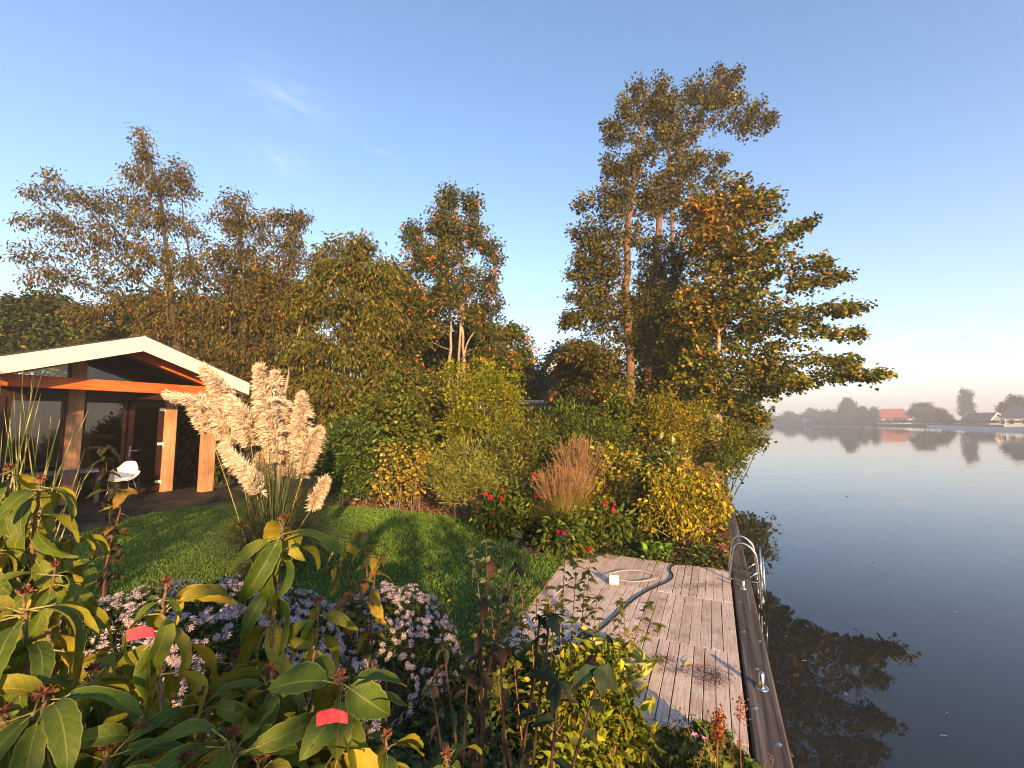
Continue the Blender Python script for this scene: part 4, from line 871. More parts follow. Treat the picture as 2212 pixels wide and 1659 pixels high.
t = shrub('sedum_clump', 'clump with dusty pink flower heads behind the yellow bush by the river', 'plant', 7.1, 1510, 1150, [(1500, 1040, 44, 26, 36), (1540, 1060, 26, 36, 34), (1520, 1090, 40, 24, 26), (1555, 1100, 14, 26, 12)], lf(7, .12, 'long', .07, .03, [((.16, .11, .03), 3), ((.10, .10, .03), 3), ((.22, .13, .04), 2)], .3), 216, (.2, .1, .05), 10, rt=.003, stemr=.005)
g = Geo()
for i in range(34):
    c = W(r_.uniform(1462, 1562), r_.uniform(1000, 1075), 7.0 + r_.normal(0, .18)); n = 46
    u = nrm(r_.normal(0, 1, (n, 3)) * (1, 1, .5) + (0, 0, .3)); scatter(g, 'fold', c + u * .035 * r_.uniform(.4, 1, (n, 1)), u, nrm(r_.normal(0, 1, (n, 3))), .03, .02, palette(r_, n, PINKB, .2))
part('flower_head', g, M_PETAL, t, kind='stuff')

# tall reddish ornamental grasses
def plume_grass(x, y, Z, h, wide, label, seed, n=1500):
    r = np.random.default_rng(seed); b = W(x, y, Z); b[2] = Z_SOIL
    t = thing('ornamental_grass', label, 'grass clump', b, 'reddish ornamental grasses in the bed')
    def fan(n, hh, rc, w, pal, sagk):
        a = r.uniform(0, 2 * math.pi, n); hd = np.column_stack((np.cos(a), np.sin(a), np.zeros(n))); q = r.random(n)
        base = b + hd * (r.random((n, 1)) * .12); L = hh * r.uniform(.75, 1.05, n); rch = rc * q ** .7 * r.uniform(.6, 1.1, n)
        return blades(g, base, hd, L, rch, np.full(n, w), L * sagk * q, palette(r, n, pal, .2), 6), hd
    g = Geo(); fan(n, h * .78, wide * 1.0, .008, [((.24, .21, .035), 4), ((.16, .16, .03), 3), ((.32, .24, .06), 2)], .45); part('blade', g, M_BLADE, t, kind='stuff')
    g = Geo(); m = 260; P, hd = fan(m, h, wide * .82, .004, [((.24, .15, .07), 1)], .16); part('stem', g, M_BLADE, t, kind='stuff')
    g = Geo(); k = 30; tip = P[:, -1]; dn = nrm(P[:, -1] - P[:, -3])
    s = r.random((m, k, 1)); pos = tip[:, None] - dn[:, None] * s * .22; dd = nrm(dn[:, None] + r.normal(0, .33, (m, k, 3)))
    scatter(g, 'fold', pos.reshape(-1, 3), dd.reshape(-1, 3), r.normal(0, 1, (m * k, 3)), .035, .006, palette(r, m * k, [((.40, .24, .12), 4), ((.30, .18, .08), 3), ((.46, .31, .17), 2)], .2)); part('flower_spike', g, M_PLUME, t, kind='stuff')
plume_grass(1215, 1130, 6.6, 1.25, .62, 'front reddish ornamental grass arching over its green base', 301)
plume_grass(1250, 1085, 7.7, 1.62, .66, 'rear reddish ornamental grass standing upright behind the other', 302)
# brown feathery stalks beside the pine
g = Geo(); r = np.random.default_rng(33); b = W(1038, 1100, 7.4); b[2] = Z_SOIL; t = thing('small_grass', 'small tuft of rusty grass spikes in front of the pine', 'grass clump', b)
n = 60; a = r.uniform(0, 6.28, n); hd = np.column_stack((np.cos(a), np.sin(a), np.zeros(n)))
blades(g, b + hd * .03, hd, r.uniform(.35, .62, n), r.uniform(0, .2, n), np.full(n, .012), np.full(n, .05), palette(r, n, [((.30, .14, .07), 3), ((.22, .12, .06), 2)])); part('spike', g, M_BLADE, t, kind='stuff')

# red dahlias: leafy clumps, each head of petals a part
def dahlia_head():
    g = Geo(); r = np.random.default_rng(9)
    for k, (n, el, L) in enumerate(((14, .05, 1.0), (12, .45, .92), (10, .85, .75), (7, 1.25, .55))):
        a = np.arange(n) * 2 * math.pi / n + k * .4 + r.normal(0, .06, n)
        D = np.column_stack((np.cos(a) * math.cos(el), np.sin(a) * math.cos(el), np.full(n, math.sin(el)))); Nn = np.column_stack((-np.cos(a) * math.sin(el), -np.sin(a) * math.sin(el), np.full(n, math.cos(el))))
        scatter(g, 'oval', np.zeros((n, 3)) + (0, 0, .08 * k), D, Nn, L * .5, .22, palette(r, n, [((.62, .035, .045), 3), ((.50, .022, .035), 2), ((.70, .07, .06), 1)], .12))
    return g.mesh('flower', [M_PETAL])
ME_DAHLIA = dahlia_head()
def dahlia(label, Z, x, yb, blobs, heads, seed, pal=None):
    t = shrub('dahlia_plant', label, 'dahlia', Z, x, yb, blobs, lf(7, .11, 'long', .075, .034, pal or (LAUREL + GREENY), .35), seed, (.10, .06, .03), 6, group='red dahlias along the bed', rt=.003, stemr=.006)
    r = np.random.default_rng(seed + 1); o0 = LOC[t]
    for hx, hy, s in heads:
        c = W(hx, hy, Z - .15 + r.normal(0, .08)); g = Geo()
        m = np.array((c[0] * .7 + o0[0] * .3, c[1] * .7 + o0[1] * .3, c[2] * .6)); tube(g, curve_pts([np.array((o0[0], o0[1], .05)), m, c], 9), .0035, 4, (.11, .09, .03), cap=False); part('flower_stalk', g, M_BARK, t)
        o = put('flower', ME_DAHLIA, t, loc=c - o0); o.scale = (s, s, s)
        o.rotation_euler = (R(55) + r.normal(0, .3), r.normal(0, .25), R(15) + r.normal(0, .4))
dahlia('dahlia plant with a row of three red blooms at the end of the lawn', 6.9, 1060, 1150, [(1060, 1110, 36, 30, 44), (1100, 1120, 30, 34, 40), (1085, 1070, 26, 26, 20)], [(1050, 1068, .075), (1060, 1074, .085), (1085, 1076, .08), (1084, 1060, .08), (1032, 1097, .05), (1067, 1108, .04)], 401)
dahlia('dahlia plant with red blooms on tall stems left of the reddish grass', 7.2, 1140, 1140, [(1140, 1080, 30, 30, 30), (1120, 1110, 34, 30, 36), (1155, 1115, 30, 30, 30)], [(1155, 1027, .10), (1148, 1040, .07), (1158, 1071, .085), (1165, 1032, .05)], 402)
dahlia('dahlia plant with red blooms between the grass and the yellow bush', 6.3, 1300, 1170, [(1300, 1120, 40, 30, 44), (1270, 1150, 34, 26, 34), (1340, 1130, 34, 30, 30)], [(1308, 1090, .085), (1327, 1088, .06), (1325, 1103, .07), (1298, 1116, .035), (1270, 1082, .04)], 403)
dahlia('dahlia plant with red blooms at the back edge of the deck', 5.9, 1230, 1200, [(1200, 1160, 40, 24, 44), (1250, 1170, 34, 22, 36), (1225, 1140, 34, 24, 30)], [(1209, 1149, .095), (1219, 1152, .06), (1236, 1170, .05), (1254, 1186, .085), (1273, 1188, .08), (1235, 1190, .05), (1145, 1186, .05), (1133, 1187, .04), (1158, 1190, .035)], 404)
# white bent stake among them
g = Geo(); Zs = 7.25; tube(g, [np.append(W(1149, 1056, Zs)[:2], Z_SOIL), W(1149, 1056, Zs), W(1149, 1037, Zs), W(1163, 1036, Zs)], .006, 6)
part('plant_stake', g, m_white, label='white bent plant stake among the dahlias', cat='plant stake')

# low planting and mulch
def carpet(name, label, px, n, L, Wd, pal, seed, tm='oval', h=.12, up=.5, cat='ground cover', z0=Z_SOIL, mat=None, hump=0., kind='stuff'):
    r = np.random.default_rng(seed); poly = [G(x, y, 0)[:2] for x, y in px]; P = in_poly(r, poly, n)
    c = np.mean(poly, 0); rad = np.max(np.linalg.norm(np.array(poly) - c, axis=1))
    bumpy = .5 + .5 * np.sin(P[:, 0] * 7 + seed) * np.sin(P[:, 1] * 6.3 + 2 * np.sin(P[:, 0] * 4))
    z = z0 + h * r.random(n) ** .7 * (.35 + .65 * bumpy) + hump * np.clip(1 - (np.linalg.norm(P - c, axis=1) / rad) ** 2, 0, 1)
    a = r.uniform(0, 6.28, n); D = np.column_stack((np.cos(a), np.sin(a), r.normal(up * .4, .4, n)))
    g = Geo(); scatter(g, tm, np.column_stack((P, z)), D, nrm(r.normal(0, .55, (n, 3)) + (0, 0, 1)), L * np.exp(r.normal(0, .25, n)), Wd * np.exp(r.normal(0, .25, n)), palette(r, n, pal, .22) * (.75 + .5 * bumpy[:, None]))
    return part(name, g, mat or M_LEAF, kind=kind, label=label, cat=cat)
BROWN = [((.24, .125, .065), 4), ((.15, .08, .045), 3), ((.34, .21, .12), 2), ((.42, .29, .19), 1)]
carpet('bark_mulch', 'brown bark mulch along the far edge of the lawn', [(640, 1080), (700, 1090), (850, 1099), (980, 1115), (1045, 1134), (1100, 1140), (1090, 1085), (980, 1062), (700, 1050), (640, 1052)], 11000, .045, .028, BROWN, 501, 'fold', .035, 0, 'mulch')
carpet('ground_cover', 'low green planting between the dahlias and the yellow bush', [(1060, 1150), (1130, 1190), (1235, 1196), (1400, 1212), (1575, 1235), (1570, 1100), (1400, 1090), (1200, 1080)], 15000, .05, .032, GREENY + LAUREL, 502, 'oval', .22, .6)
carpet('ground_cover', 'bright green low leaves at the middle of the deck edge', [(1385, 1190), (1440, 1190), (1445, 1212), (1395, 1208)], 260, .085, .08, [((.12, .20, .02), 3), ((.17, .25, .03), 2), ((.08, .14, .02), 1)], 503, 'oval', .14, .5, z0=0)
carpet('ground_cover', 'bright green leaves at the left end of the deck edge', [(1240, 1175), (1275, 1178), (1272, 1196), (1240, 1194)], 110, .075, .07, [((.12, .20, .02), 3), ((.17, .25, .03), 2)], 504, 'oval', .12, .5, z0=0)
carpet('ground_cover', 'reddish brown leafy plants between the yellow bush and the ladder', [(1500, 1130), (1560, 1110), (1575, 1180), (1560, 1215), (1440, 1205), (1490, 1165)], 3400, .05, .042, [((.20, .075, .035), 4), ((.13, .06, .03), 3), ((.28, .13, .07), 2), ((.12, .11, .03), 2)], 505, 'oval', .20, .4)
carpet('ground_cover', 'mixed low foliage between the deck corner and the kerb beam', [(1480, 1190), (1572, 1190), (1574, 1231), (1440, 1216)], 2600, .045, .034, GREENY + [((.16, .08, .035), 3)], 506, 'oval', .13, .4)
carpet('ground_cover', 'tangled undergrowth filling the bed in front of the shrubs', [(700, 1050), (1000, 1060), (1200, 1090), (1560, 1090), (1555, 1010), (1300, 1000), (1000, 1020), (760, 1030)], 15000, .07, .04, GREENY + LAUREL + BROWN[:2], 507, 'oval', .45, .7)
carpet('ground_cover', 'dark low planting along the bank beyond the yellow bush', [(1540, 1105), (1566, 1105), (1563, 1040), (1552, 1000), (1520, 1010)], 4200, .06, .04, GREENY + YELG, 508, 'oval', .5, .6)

# the brick house and the glass roof seen through the gap
m_brick = plain_mat('brown_brick', (.20, .075, .045), .85, 0, .2, .25, 14); m_tile = plain_mat('dark_roof_tile', (.06, .05, .05), .7, 0, .3, .2, 6); m_wtrim = plain_mat('white_trim', (.78, .74, .66), .5)
Zh = 26.0; hb = W(1200, 905, Zh); bh = thing('brick_house', 'brown brick gable house half hidden behind the trees in the gap', 'house', (hb[0], hb[1], Z_SOIL))
pl = W(1160, 835, Zh); pk = W(1205, 775, Zh); pr = W(1250, 835, Zh)
ev = pl[2]; g = Geo(); V = [[pl[0], Zh, Z_SOIL], [pr[0], Zh, Z_SOIL], [pr[0], Zh, ev], [pk[0], Zh, pk[2]], [pl[0], Zh, ev]]; V2 = [[x, y + 6, z] for x, y, z in V]
g.add(np.array(V + V2), [np.array([[0, 1, 2, 3, 4]]), np.array([[9, 8, 7, 6, 5]]), np.array([[0, 5, 6, 1], [1, 6, 7, 2], [4, 9, 5, 0]])]); part('wall', g, m_brick, bh)
for a, b in ((pl, pk), (pr, pk)):
    d = nrm(np.array(b) - np.array(a)); n_ = np.array((-d[2], 0, d[0])); n_ = n_ if n_[2] > 0 else -n_
    a2 = np.array(a) - d * .35; V = []
    for y in (Zh - .35, Zh + 6.2):
        for p in (a2, np.array(b)): V += [[p[0] + n_[0] * .02, y, p[2] + n_[2] * .02], [p[0] + n_[0] * .17, y, p[2] + n_[2] * .17]]
    g = Geo(); g.add(np.array(V), np.array([[0, 2, 3, 1], [4, 5, 7, 6], [1, 3, 7, 5], [0, 4, 6, 2], [0, 1, 5, 4], [2, 6, 7, 3]])); part('roof', g, m_tile, bh)
    V = []
    for y in (Zh - .39, Zh - .352):
        for p in (a2, np.array(b)): V += [[p[0] - n_[0] * .16, y, p[2] - n_[2] * .16], [p[0] + n_[0] * .15, y, p[2] + n_[2] * .15]]
    g = Geo(); g.add(np.array(V), np.array([[0, 2, 3, 1], [4, 5, 7, 6], [1, 3, 7, 5], [0, 4, 6, 2], [0, 1, 5, 4], [2, 6, 7, 3]])); part('verge_board', g, m_wtrim, bh)
Zg = 19.0; c0 = W(1125, 890, Zg); gh = thing('glass_lean_to', 'low glazed roof with dark bars catching the sky in the gap between trees', 'glasshouse', (c0[0], c0[1], Z_SOIL))
x0, x1 = W(1118, 0, Zg)[0], W(1178, 0, Zg)[0]; zt = W(0, 868, Zg + 1.5)[2]; zb_ = W(0, 884, Zg)[2]
g = Geo(); g.add([[x0, Zg, zb_], [x1, Zg, zb_], [x1, Zg + 1.5, zt], [x0, Zg + 1.5, zt]], np.array([[0, 1, 2, 3]])); part('glass_roof', g, m_glass, gh)
m_bar = plain_mat('dark_bar', (.04, .04, .045), .5)
for i in range(6):
    x = x0 + (x1 - x0) * i / 5; g = Geo(); beam(g, (x, Zg - .02, zb_ + .03), (x, Zg + 1.5, zt + .03), .05, .06); part('glazing_bar', g, m_bar, gh)
g = Geo(); beam(g, (x0, Zg + 1.53, zt + .03), (x1, Zg + 1.53, zt + .03), .08, .09); part('top_rail', g, m_wtrim, gh)
g = Geo(); box(g, (x0, Zg - .05, Z_SOIL), (x1, Zg + .05, zb_ - .03)); part('front_wall', g, m_dark, gh)
# low white lean-to glimpsed behind the laurel
Zf = 12.4; a, b = W(676, 872, Zf), W(790, 868, Zf); sh = thing('white_shed', 'low shed with a white roof edge glimpsed behind the laurel', 'shed', (a[0], Zf, Z_SOIL))
g = Geo(); box(g, (a[0], Zf, a[2] - .09), (b[0], Zf + 2, a[2])); part('roof', g, m_wtrim, sh)
g = Geo(); box(g, (a[0] + .1, Zf + .1, Z_SOIL), (b[0] - .1, Zf + 1.9, a[2] - .092)); part('wall', g, m_post, sh)
# ------------------------------------------------------------------ foreground: the large-leaved shrubs
def big_leaf_mat():
    m, nt, p, o = mat_new('big_leaf'); sep = nt.nodes.new('ShaderNodeSeparateColor'); nt.links.new(attr_col(nt), sep.inputs[0]); v, u, _ = sep.outputs
    oi = nt.nodes.new('ShaderNodeObjectInfo'); rnd = oi.outputs['Random']
    geo = nt.nodes.new('ShaderNodeNewGeometry')
    top = ramp(nt, rnd, [(0, (.055, .095, .010)), (.45, (.08, .12, .012)), (.8, (.115, .14, .013)), (1, (.23, .19, .014))])
    under = ramp(nt, rnd, [(0, (.15, .165, .022)), (.5, (.22, .21, .025)), (1, (.33, .25, .025))])
    vein = nmath(nt, 'ABSOLUTE', nmath(nt, 'SUBTRACT', nmath(nt, 'FRACT', nmath(nt, 'ADD', nmath(nt, 'MULTIPLY', u, 9.0), nmath(nt, 'MULTIPLY', v, -1.6))), .5))
    vm = ramp(nt, vein, [(.0, (.5, .5, .5)), (.09, (0, 0, 0))])
    mid = ramp(nt, v, [(.0, (.8, .8, .8)), (.03, (.55, .55, .55)), (.075, (0, 0, 0))])
    rim = ramp(nt, v, [(.90, (0, 0, 0)), (.985, (.8, .8, .8))])
    blot = ramp(nt, noise(nt, 26, 5, .65), [(.35, (.72, .72, .70)), (.65, (1.25, 1.22, 1.15))])
    c = mixc(nt, 1.0, top, blot, 'MULTIPLY')
    c = mixc(nt, vm, c, (.085, .105, .025)); c = mixc(nt, mid, c, (.20, .22, .06)); c = mixc(nt, rim, c, (.22, .22, .06))
    spot = ramp(nt, noise(nt, 55, 3, .6), [(.655, (0, 0, 0)), (.70, (.8, .8, .8))]); c = mixc(nt, spot, c, (.06, .035, .015))
    u2 = mixc(nt, 1.0, under, blot, 'MULTIPLY'); u2 = mixc(nt, mid, u2, (.30, .27, .08)); u2 = mixc(nt, vm, u2, (.26, .24, .05))
    c = mixc(nt, geo.outputs['Backfacing'], c, u2)
    nt.links.new(c, p.inputs['Base Color']); p.inputs['Roughness'].default_value = .5; p.inputs['Specular IOR Level'].default_value = .22
    drops = ramp(nt, noise(nt, 420, 1, .4), [(.62, (0, 0, 0)), (.68, (1, 1, 1))])
    bump(nt, p, nmath(nt, 'ADD', nmath(nt, 'MULTIPLY', vein, -.6), nmath(nt, 'MULTIPLY', drops, .5)), .5, .0016)
    t = nt.nodes.new('ShaderNodeBsdfTranslucent'); nt.links.new(mixc(nt, 1.0, c, (1.5, 1.3, .4), 'MULTIPLY'), t.inputs[0])
    mx = nt.nodes.new('ShaderNodeMixShader'); mx.inputs[0].default_value = .22
    nt.links.new(p.outputs[0], mx.inputs[1]); nt.links.new(t.outputs[0], mx.inputs[2]); nt.links.new(mx.outputs[0], o.inputs[0]); return m
M_BIG = big_leaf_mat(); M_PETIOLE = plain_mat('leaf_stalk', (.26, .22, .06), .5, 0, .3, .25, 60)
def big_leaf_mesh(r, wide=.34, droop=1.3, fold=.28, tipk=1.0):
    g = Geo(); ns = 13; us = np.linspace(0, 1, ns); vs = np.array([-1, -.55, 0, .55, 1.]); x = y0 = 0.; ang = .15 + r.normal(0, .12); V = []; C = []
    px, pz = 0., 0.; side = r.normal(0, .10); tw = r.normal(0, .35)
    for i, u in enumerate(us):
        if i:
            ang -= droop / (ns - 1) * (1.25 if u < .5 else .8); px += math.cos(ang) / (ns - 1); pz += math.sin(ang) / (ns - 1)
        w = wide * .5 * max(0.004, (math.sin(math.pi * min(1, u ** .78)) ** .72)) * (1 - .25 * u ** 3 * tipk)
        wav = .018 * math.sin(u * 11 + r.random() * .6)
        for v in vs:
            ser = (.05 if (i % 2) else -.04) * w if abs(v) == 1 and 0 < i < ns - 1 else 0
            hh = fold * abs(v) ** 1.15 * w + wav * v * abs(v)
            rr = tw * u; yy = v * (w + ser)
            V.append((px - math.sin(ang) * hh, side * u * u + yy * math.cos(rr) , pz + math.cos(ang) * hh + yy * math.sin(rr) * .6)); C.append((abs(v), u, 0))
    i = np.arange(ns - 1)[:, None] * 5; k = np.arange(4)[None, :]
    g.add(np.array(V), np.stack((i + k, i + 5 + k, i + 6 + k, i + k + 1), -1).reshape(-1, 4), np.array(C))
    tube(g, curve_pts([(-.19, 0, -.075), (-.09, 0, -.03), (.02, 0, .002), (.10, 0, .030)], 6), (.016, .012, .011, .010, .009, .006), 5, (.5, .5, .5), 1)
    return g.mesh('leaf', [M_BIG, M_PETIOLE], smooth=True)
_r = np.random.default_rng(55)
BIGV = [big_leaf_mesh(_r, _r.uniform(.23, .31), _r.uniform(1.2, 2.5), _r.uniform(.15, .55)) for _ in range(16)]
ROUNDV = [big_leaf_mesh(_r, _r.uniform(.52, .62), _r.uniform(.5, 1.2), _r.uniform(.1, .4), .3) for _ in range(6)]
def set_frame(o, loc, x, z, s):
    x = Vector(x).normalized(); z = Vector(z); y = z.cross(x).normalized(); z = x.cross(y)
    M = Matrix((x, y, z)).transposed().to_4x4(); M = Matrix.Translation(Vector(loc)) @ M @ Matrix.Diagonal((s, s, s, 1)); o.matrix_basis = M
M_STEMB = plain_mat('knobbly_stem', (.13, .075, .035), .8, 0, .3, .45, 160)
M_BUD = plain_mat('brown_bud', (.13, .045, .025), .7, 0, .3, .4, 200)
DENS = 1.35
def big_shrub(label, stems, seed, variants=BIGV, base_z=Z_SOIL, name='large_leaved_shrub'):
    """stems: (points [(x, y, depth)...], [(fraction down the stem, leaves, length, rise)...])"""
    r = np.random.default_rng(seed); P0 = [W(*p) for p in stems[0][0]]; c = np.array((P0[-1][0], P0[-1][1], base_z))
    t = thing(name, label, 'shrub', c, 'large-leaved shrubs in the foreground'); o0 = LOC[t]
    for pts, whorls in stems:
        P = [W(*p) for p in pts]; e = P[-1]; P.append(np.array((e[0] * .6 + c[0] * .4, e[1] * .6 + c[1] * .4, base_z - .05)))
        C = np.vstack((curve_pts(P[:-1], 26), np.linspace(P[-2], P[-1], 9)[1:])); C[1:-1] += r.normal(0, .0012, (32, 3))
        g = Geo(); tube(g, C, np.linspace(.0022, .0052, 34) * (1 + .16 * (np.arange(34) % 3 == 0)), 8, (.5, .5, .5)); part('stem', g, M_STEMB, t, smooth=True)
        g = Geo(); n = 16; u = nrm(r.normal(0, 1, (n, 3)) + (0, 0, 1.1)); scatter(g, 'fold', C[0] + u * .002, u, r.normal(0, 1, (n, 3)), .013, .007, np.full((n, 3), .1)); part('bud', g, M_BUD, t)
        seg = np.linalg.norm(np.diff(C, axis=0), axis=1); cum = np.concatenate(([0], np.cumsum(seg)))
        ph = r.uniform(0, 6.28)
        for fr, n, L, rise in whorls:
            for k in range(int(n * DENS + .5)):
                d = fr + r.uniform(0, .028); i = min(32, np.searchsorted(cum, d)); p = C[i]
                ph += 2.399 + r.normal(0, .25); ax = nrm(C[max(0, i - 1)] - C[i + 1])
                rs = rise - .62 - (.25 if k > 1 or fr > .03 else 0) + r.normal(0, .28); D = np.array((math.cos(ph) * math.cos(rs), math.sin(ph) * math.cos(rs), math.sin(rs))) + ax * .12
                s = L * r.uniform(.8, 1.3); D = nrm(D); N = nrm(np.array((0, 0, 1.)) + r.normal(0, .42, 3))
                o = put('leaf', variants[r.integers(len(variants))], t)
                set_frame(o, p - o0 + D * s * .19, D, N, s)
    return t
big_shrub('large shrub with drooping serrated leaves in the bottom left foreground, below the pampas', [
    ([(612, 1122, .96), (604, 1200, .95), (590, 1330, .93), (575, 1500, .9), (560, 1720, .86)], [(.0, 6, .118, .45), (.05, 4, .112, .1), (.11, 4, .115, .0), (.18, 4, .11, -.1), (.26, 4, .105, -.1), (.35, 4, .10, -.1)]),
    ([(357, 1260, .76), (352, 1330, .75), (349, 1420, .73), (347, 1560, .70), (345, 1740, .68)], [(.005, 3, .055, .7), (.022, 4, .118, .30), (.07, 4, .115, .0), (.12, 4, .118, -.1), (.19, 4, .11, -.1), (.26, 4, .10, -.1)]),
    ([(440, 1500, .74), (442, 1570, .73), (445, 1680, .7), (448, 1800, .68)], [(.0, 6, .10, .6), (.05, 5, .10, 0), (.12, 5, .10, 0)]),
    ([(300, 1580, .66), (300, 1660, .64), (298, 1800, .62)], [(.0, 7, .10, .75), (.06, 5, .10, 0), (.12, 4, .10, 0)]),
    ([(200, 1450, .74), (195, 1560, .72), (192, 1700, .70)], [(.0, 6, .105, .25), (.06, 5, .11, 0), (.12, 5, .10, 0)]),
    ([(360, 1500, .86), (362, 1600, .84), (365, 1800, .82)], [(.0, 6, .105, .1), (.05, 5, .105, 0), (.11, 5, .1, 0)]),
    ([(250, 1380, .95), (250, 1500, .92), (250, 1700, .88)], [(.0, 6, .10, .2), (.05, 5, .11, 0), (.12, 5, .11, 0), (.19, 5, .105, 0)]),
    ([(230, 1620, .62), (230, 1800, .60)], [(.0, 7, .09, .75), (.05, 5, .09, 0)]),
    ([(400, 1640, .60), (400, 1800, .58)], [(.0, 7, .09, .75), (.05, 5, .085, 0)]),
], 601)
big_shrub('dense large-leaved shrub with its leaves next to the red tag at the bottom middle', [
    ([(586, 1448, .80), (586, 1540, .79), (580, 1650, .77), (575, 1800, .76)], [(.005, 5, .095, .3), (.05, 4, .105, -.1), (.12, 4, .105, -.1), (.2, 4, .10, 0)]),
    ([(505, 1590, .64), (506, 1680, .63), (507, 1800, .62)], [(.0, 7, .095, .75), (.06, 5, .095, 0)]),
    ([(640, 1560, .78), (640, 1650, .76), (640, 1800, .75)], [(.0, 5, .095, .1), (.06, 5, .10, 0), (.12, 4, .10, 0)]),
    ([(690, 1300, .98), (680, 1400, .96), (660, 1560, .92), (640, 1760, .9)], [(.0, 4, .075, .3), (.05, 4, .09, .1), (.12, 4, .1, 0), (.2, 4, .1, 0)]),
    ([(505, 1420, .92), (506, 1520, .90), (508, 1700, .87)], [(.0, 6, .10, .2), (.05, 5, .105, 0), (.11, 5, .105, 0), (.18, 5, .1, 0)]),
    ([(560, 1640, .66), (560, 1800, .64)], [(.0, 7, .09, .75), (.05, 5, .09, 0)]),
    ([(640, 1640, .70), (642, 1800, .68)], [(.0, 7, .09, .75), (.05, 5, .09, 0)]),
], 605)
big_shrub('tall large-leaved shrub standing against the left edge of the picture below the striped grass', [
    ([(85, 1035, 1.05), (82, 1080, 1.04), (74, 1140, 1.03), (66, 1300, 1.0), (60, 1500, .97)], [(.005, 6, .115, .35), (.06, 4, .115, .05), (.12, 4, .115, -.05), (.19, 5, .115, -.1), (.27, 4, .11, -.1), (.36, 4, .11, 0)]),
    ([(18, 1010, 1.1), (16, 1090, 1.08), (12, 1200, 1.06), (10, 1400, 1.04)], [(.005, 5, .115, .3), (.06, 5, .11, .05), (.13, 5, .11, 0), (.21, 5, .11, 0), (.3, 5, .11, 0)]),
    ([(160, 1150, 1.12), (150, 1220, 1.1), (140, 1330, 1.06), (130, 1500, 1.03)], [(.0, 5, .085, .4), (.05, 5, .10, .1), (.12, 5, .105, 0), (.2, 5, .105, 0), (.28, 4, .1, 0)]),
    ([(118, 1225, .92), (112, 1320, .91), (105, 1460, .88), (100, 1650, .85)], [(.0, 6, .10, .3), (.06, 5, .105, 0), (.13, 5, .105, 0), (.22, 4, .1, 0)]),
    ([(-30, 1160, .95), (-30, 1280, .93), (-30, 1450, .9)], [(.0, 6, .115, .3), (.07, 5, .11, 0), (.15, 5, .11, 0), (.24, 5, .11, 0)]),
], 602)
big_shrub('lit golden-leaved stem of a large-leaved shrub in the bottom left corner', [
    ([(52, 1282, .70), (55, 1360, .69), (57, 1480, .67), (60, 1660, .64), (60, 1800, .62)], [(.005, 6, .105, .30), (.05, 4, .105, .1), (.10, 4, .105, 0), (.17, 5, .1, 0), (.25, 5, .1, 0)]),
    ([(95, 1500, .62), (96, 1600, .60), (98, 1760, .58)], [(.0, 7, .10, .6), (.05, 5, .10, 0), (.11, 5, .095, 0)]),
    ([(10, 1540, .60), (12, 1640, .59), (15, 1780, .58)], [(.0, 6, .09, .2), (.05, 5, .095, 0)]),
], 603)
big_shrub('smaller shrub with broad rounded leaves right of the second red tag at the bottom', [
    ([(737, 1462, .74), (733, 1540, .73), (726, 1650, .71), (722, 1800, .7)], [(.0, 5, .075, .3), (.03, 4, .085, .1), (.08, 4, .095, -.1), (.14, 4, .095, -.1)]),
    ([(835, 1590, .84), (832, 1660, .83), (830, 1800, .82)], [(.0, 5, .07, .4), (.03, 4, .08, .1), (.08, 4, .08, 0)]),
    ([(965, 1630, .90), (962, 1720, .88), (960, 1800, .86)], [(.0, 5, .065, .35), (.03, 4, .07, .1)]),
], 604, ROUNDV)
# red tags clipped on the shrub
m_tag = plain_mat('pink_red_tag', (.52, .042, .065), .65, 0, .3, .22, 90)
def tag_strip(x, y, Z, w, h, tilt, label):
    c = W(x, y, Z); t = None; g = Geo(); n = 9; V = []
    for side in (0, .0012):
        for i in range(n):
            u = i / (n - 1) - .5
            for k, vv in enumerate((-.5, 0, .5)):
                V.append(c + np.array((u * w * math.cos(tilt) - vv * h * math.sin(tilt), side + .003 * math.cos(u * 3) + .0006 * math.sin(u * 17 + k), u * w * math.sin(tilt) + vv * h * (1 - .22 * abs(u + .2) * 2) * math.cos(tilt) + .0012 * math.cos(u * 4))))
    i = np.arange(n - 1)[:, None] * 3; k = np.arange(2)[None, :]
    F = np.stack((i + k, i + 3 + k, i + 4 + k, i + k + 1), -1).reshape(-1, 4); g.add(np.array(V), [F, F[:, ::-1] + n * 3])
    part('plant_tag', g, m_tag, label=label, cat='tag', group='red tags on the foreground shrub')
tag_strip(303, 1370, .62, .038, .017, .10, 'pink-red paper tag among the asters left of the tall drooping leaf')
tag_strip(717, 1553, .50, .034, .0155, .03, 'pink-red paper tag wrapped round the stem near the bottom middle')

